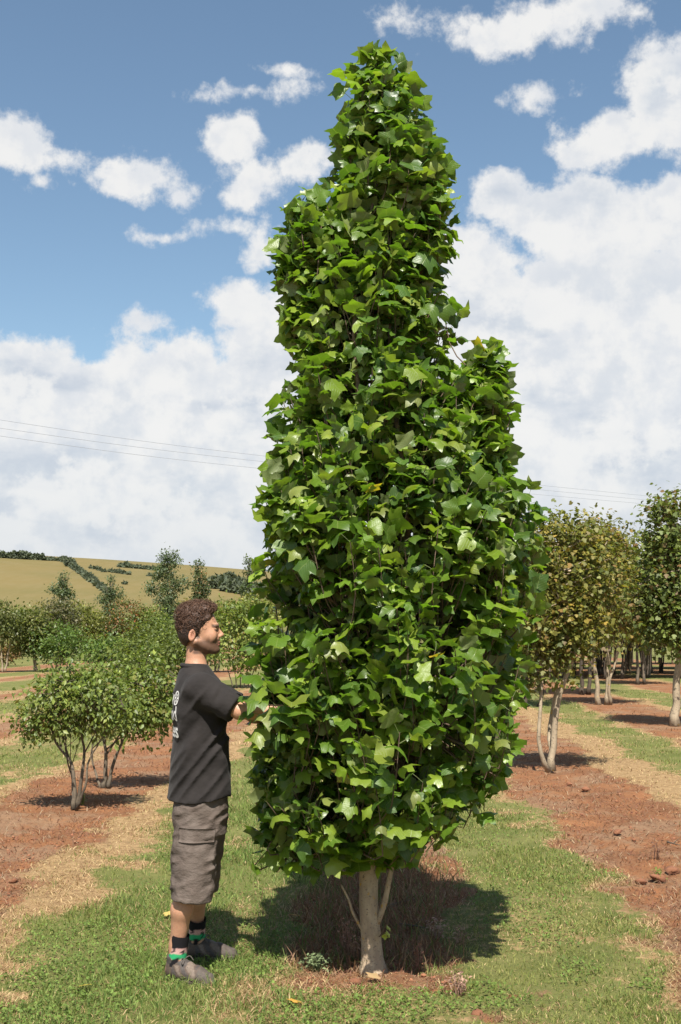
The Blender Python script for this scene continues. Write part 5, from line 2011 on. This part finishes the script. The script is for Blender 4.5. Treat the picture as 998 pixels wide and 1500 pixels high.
fk.disp(wrinkle)
fk.cut(lambda X, Y, Z: np.where(Y < .02 * 0 + (hemR[1] + hemL[1]) / 2, hemR[2] + .10 * (hemR[0] - X), hemL[2] + .10 * (hemL[0] - X)) - Z, .003)
V, Q = fk.mesh()
short_m, t, b, out = new_mat('shorts_cotton')
p = objco(t)
nn = t.noise(p, 14.0, 6.0, .62)
t.put(b.inputs['Base Color'], t.mix(t.ramp(nn, .3, .7), (.088, .067, .055), (.122, .097, .082)))
b.inputs['Roughness'].default_value = .85
b.inputs['Specular IOR Level'].default_value = .25
t.put(b.inputs['Normal'], t.bump(t.m('ADD', t.noise(t.vm('MULTIPLY', p, (1, 1, 1.8)), 34.0, 5.0, .6), t.m('MULTIPLY', t.noise(p, 700.0, 2.0), .08)), .6, .012))
shorts = obj('cargo_shorts', mk_mesh('cargo_shorts', V, [Q]), short_m, man)
kb = BVHTree.FromPolygons(V.tolist(), Q.tolist())


def shell(name, corners, nu, nv, off, thick, parent, mat, bvh_, dirv):
    """a cloth patch laid on the surface: corners in (s along forward, z), cast along dirv"""
    P_, Tq = [], []
    for lay in (0, 1):
        for i in range(nu):
            for j in range(nv):
                f_, g_ = i / (nu - 1), j / (nv - 1)
                c0 = np.array(corners[0]) * (1 - f_) + np.array(corners[1]) * f_
                c1 = np.array(corners[3]) * (1 - f_) + np.array(corners[2]) * f_
                q = c0 * (1 - g_) + c1 * g_
                o_ = np.array([pk[0], pk[1], 0]) + FWD * q[0] - np.array(dirv) * .5
                o_[2] = q[1]
                h_ = bvh_.ray_cast(Vector(o_), Vector(dirv))
                w_ = np.array(h_[0]) if h_[0] is not None else o_ + np.array(dirv) * .5
                P_.append(w_ - np.array(dirv) * (off + (thick if lay else 0)))
    n_ = nu * nv
    for i in range(nu - 1):
        for j in range(nv - 1):
            a0 = i * nv + j
            Tq.append((n_ + a0, n_ + a0 + nv, n_ + a0 + nv + 1, n_ + a0 + 1))
            Tq.append((a0, a0 + 1, a0 + nv + 1, a0 + nv))
    edge_ = [i * nv for i in range(nu)] + [(nu - 1) * nv + j for j in range(1, nv)] + [i * nv + nv - 1 for i in range(nu - 2, -1, -1)] + [j for j in range(nv - 2, 0, -1)]
    for k in range(len(edge_)):
        a0, a1 = edge_[k], edge_[(k + 1) % len(edge_)]
        Tq.append((a0, a0 + n_, a1 + n_, a1))
    return obj(name, mk_mesh(name, np.array(P_), [np.array(Tq)]), mat, parent)


zt = J(286, 1218, 5.5)[2]
shell('pocket_flap', [(-.085, zt - .045), (.075, zt - .050), (.080, zt + .010), (-.082, zt + .016)], 14, 6, .001, .007, shorts, short_m, kb, tuple(LFT))

# ---- socks and shoes
sock_m = vcol_mat('sock_knit', .9, .15, (300.0, .4, .002))
for an, kn, top in ((anR, knR, .205), (anL, knL, .200)):
    a = Acc()
    zz = np.linspace(.04, top, 26)
    ax_d = (kn - an) / (kn - an)[2]
    g0 = an[2] - .085
    pts = np.array([an + ax_d * (g0 + z_ - an[2]) for z_ in zz])
    rad = np.interp(zz, [.04, .09, .14, .21], [.044, .042, .0395, .0415])
    a.tube(pts, rad, 22, cap=False)
    V = np.vstack(a.V)
    zc = V[:, 2] - g0
    an_ = np.arctan2(V[:, 1] - an[1], V[:, 0] - an[0])
    n_ = vnoise(np.cos(an_) * 4 + 7, np.sin(an_) * 4, zc * 90, 55)
    col = np.tile(np.array([.012, .011, .013]), (len(V), 1))
    b1 = (zc > .118) & (zc < .150)
    col[b1 & (n_ > .45)] = (.50, .30, .27)
    b2 = (zc > .098) & (zc < .126)
    col[b2 & (n_ > .38)] = (.03, .30, .12)
    b3 = (zc > .084) & (zc < .102)
    col[b3 & (n_ > .50)] = (.48, .28, .18)
    a.C = [col]
    obj('sock', a.mesh('sock'), sock_m, man)

fo = Field(fine(-.12, .26, .0042, []), fine(-.085, .085, .0042, []), fine(-.01, .17, .0042, []))
fo.add(rcone((-.032, 0, .048), (.03, 0, .05), .040, .043), .02)
fo.add(rcone((.03, 0, .052), (.105, .004, .040), .046, .044), .02)
fo.add(rcone((.105, .004, .036), (.165, .006, .030), .044, .033), .02)
fo.add(rcone((-.022, 0, .06), (-.020, 0, .105), .043, .044), .02)
fo.add(rcone((.0, 0, .085), (.055, 0, .075), .034, .022), .02)
fo.sub(rcone((-.018, 0, .105), (-.012, 0, .19), .036, .040), .006)
fo.cut(lambda X, Y, Z: .020 - Z + 0 * X * Y, .004)
fo.disp(lambda X, Y, Z: -.003 * (vnoise(X * 60, Y * 60, Z * 60, 61) - .5))
V, Q = fo.mesh()
pn = .5 + .28 * np.sin(V[:, 0] * 85 + V[:, 2] * 70 + 2.5 * vnoise(V[:, 0] * 30, 0, V[:, 2] * 30, 63)) * ((V[:, 0] > -.01) & (V[:, 0] < .12)) - .30 * ((V[:, 2] > .088) & (V[:, 0] < .06)) + .25 * (vnoise(V[:, 0] * 60, V[:, 1] * 60, V[:, 2] * 60, 62) - .5)
col = np.where(pn[:, None] > .60, np.array([[.15, .115, .090]]), np.where(pn[:, None] > .36, np.array([[.085, .060, .046]]), np.array([[.060, .050, .045]])))
col = np.where((V[:, 0] > .125)[:, None], np.array([[.075, .060, .050]]), col)
col = np.where((V[:, 0] < -.05)[:, None], np.array([[.19, .11, .075]]), col)
shoe_me = mk_mesh('upper', V, [Q], col=col)
shoe_m = vcol_mat('shoe_leather', .7, .3, (90.0, .4, .004))
a = Acc()
th = np.linspace(0, 2 * np.pi, 40, endpoint=False)
lx = np.where(np.cos(th) > 0, .055 + .150 * np.cos(th), .055 + .138 * np.cos(th))
wy = np.sin(th) * (.047 + .009 * np.cos(th - .2)) * (1 - .10 * np.exp(-((lx - .04) / .04) ** 2)) + .004 * np.cos(th)
lay = []
for z_, s_ in ((0.0, .95), (.006, 1.0), (.018, 1.0), (.026, .965)):
    lay.append(np.stack([.055 + (lx - .055) * s_, wy * s_, np.full(40, z_) + .012 * np.clip((lx - .14) / .065, 0, 1) ** 2], -1))
n_ = 40
Vv = np.vstack(lay + [np.array([[.055, 0, 0], [.055, 0, .024]])])
Qq = [(r_ * n_ + k, r_ * n_ + (k + 1) % n_, (r_ + 1) * n_ + (k + 1) % n_, (r_ + 1) * n_ + k) for r_ in range(3) for k in range(n_)]
Tt = [((k + 1) % n_, k, 4 * n_) for k in range(n_)] + [(3 * n_ + k, 3 * n_ + (k + 1) % n_, 4 * n_ + 1) for k in range(n_)]
a.add(Vv, Qq, Tt, col=(.075, .058, .048))
sole_me = a.mesh('sole')
a = Acc()
for k in range(5):
    x_ = .03 + .017 * k
    z_ = .108 - .0095 * k
    th = np.linspace(-1, 1, 7)
    a.tube(np.stack([x_ + .006 * th * (1 if k % 2 else -1), .030 * th, z_ - .010 * th ** 2 + .002], -1), .0027, 5, col=(.10, .085, .075))
a.tube(curve_pts([(.03, 0, .11), (.035, -.03, .118), (.05, -.042, .095), (.045, -.02, .108)], 9), .0025, 5, col=(.10, .085, .075))
a.tube(curve_pts([(.03, 0, .11), (.04, .03, .118), (.055, .042, .095)], 9), .0025, 5, col=(.10, .085, .075))
lace_me = a.mesh('laces')
for g_, ang_ in ((gR, -.50), (gL, -.06)):
    e_ = bpy.data.objects.new('shoe', shoe_me)
    COL.objects.link(e_)
    if not shoe_me.materials:
        shoe_me.materials.append(shoe_m)
    e_.parent = man
    e_.location = (g_[0] + .012 * math.cos(ang_), g_[1] + .012 * math.sin(ang_), g_[2] - .004)
    e_.rotation_euler = (0, 0, ang_)
    e_.scale = (.94, .94, .94)
    obj('sole', sole_me, shoe_m, e_)
    obj('laces', lace_me, shoe_m, e_)
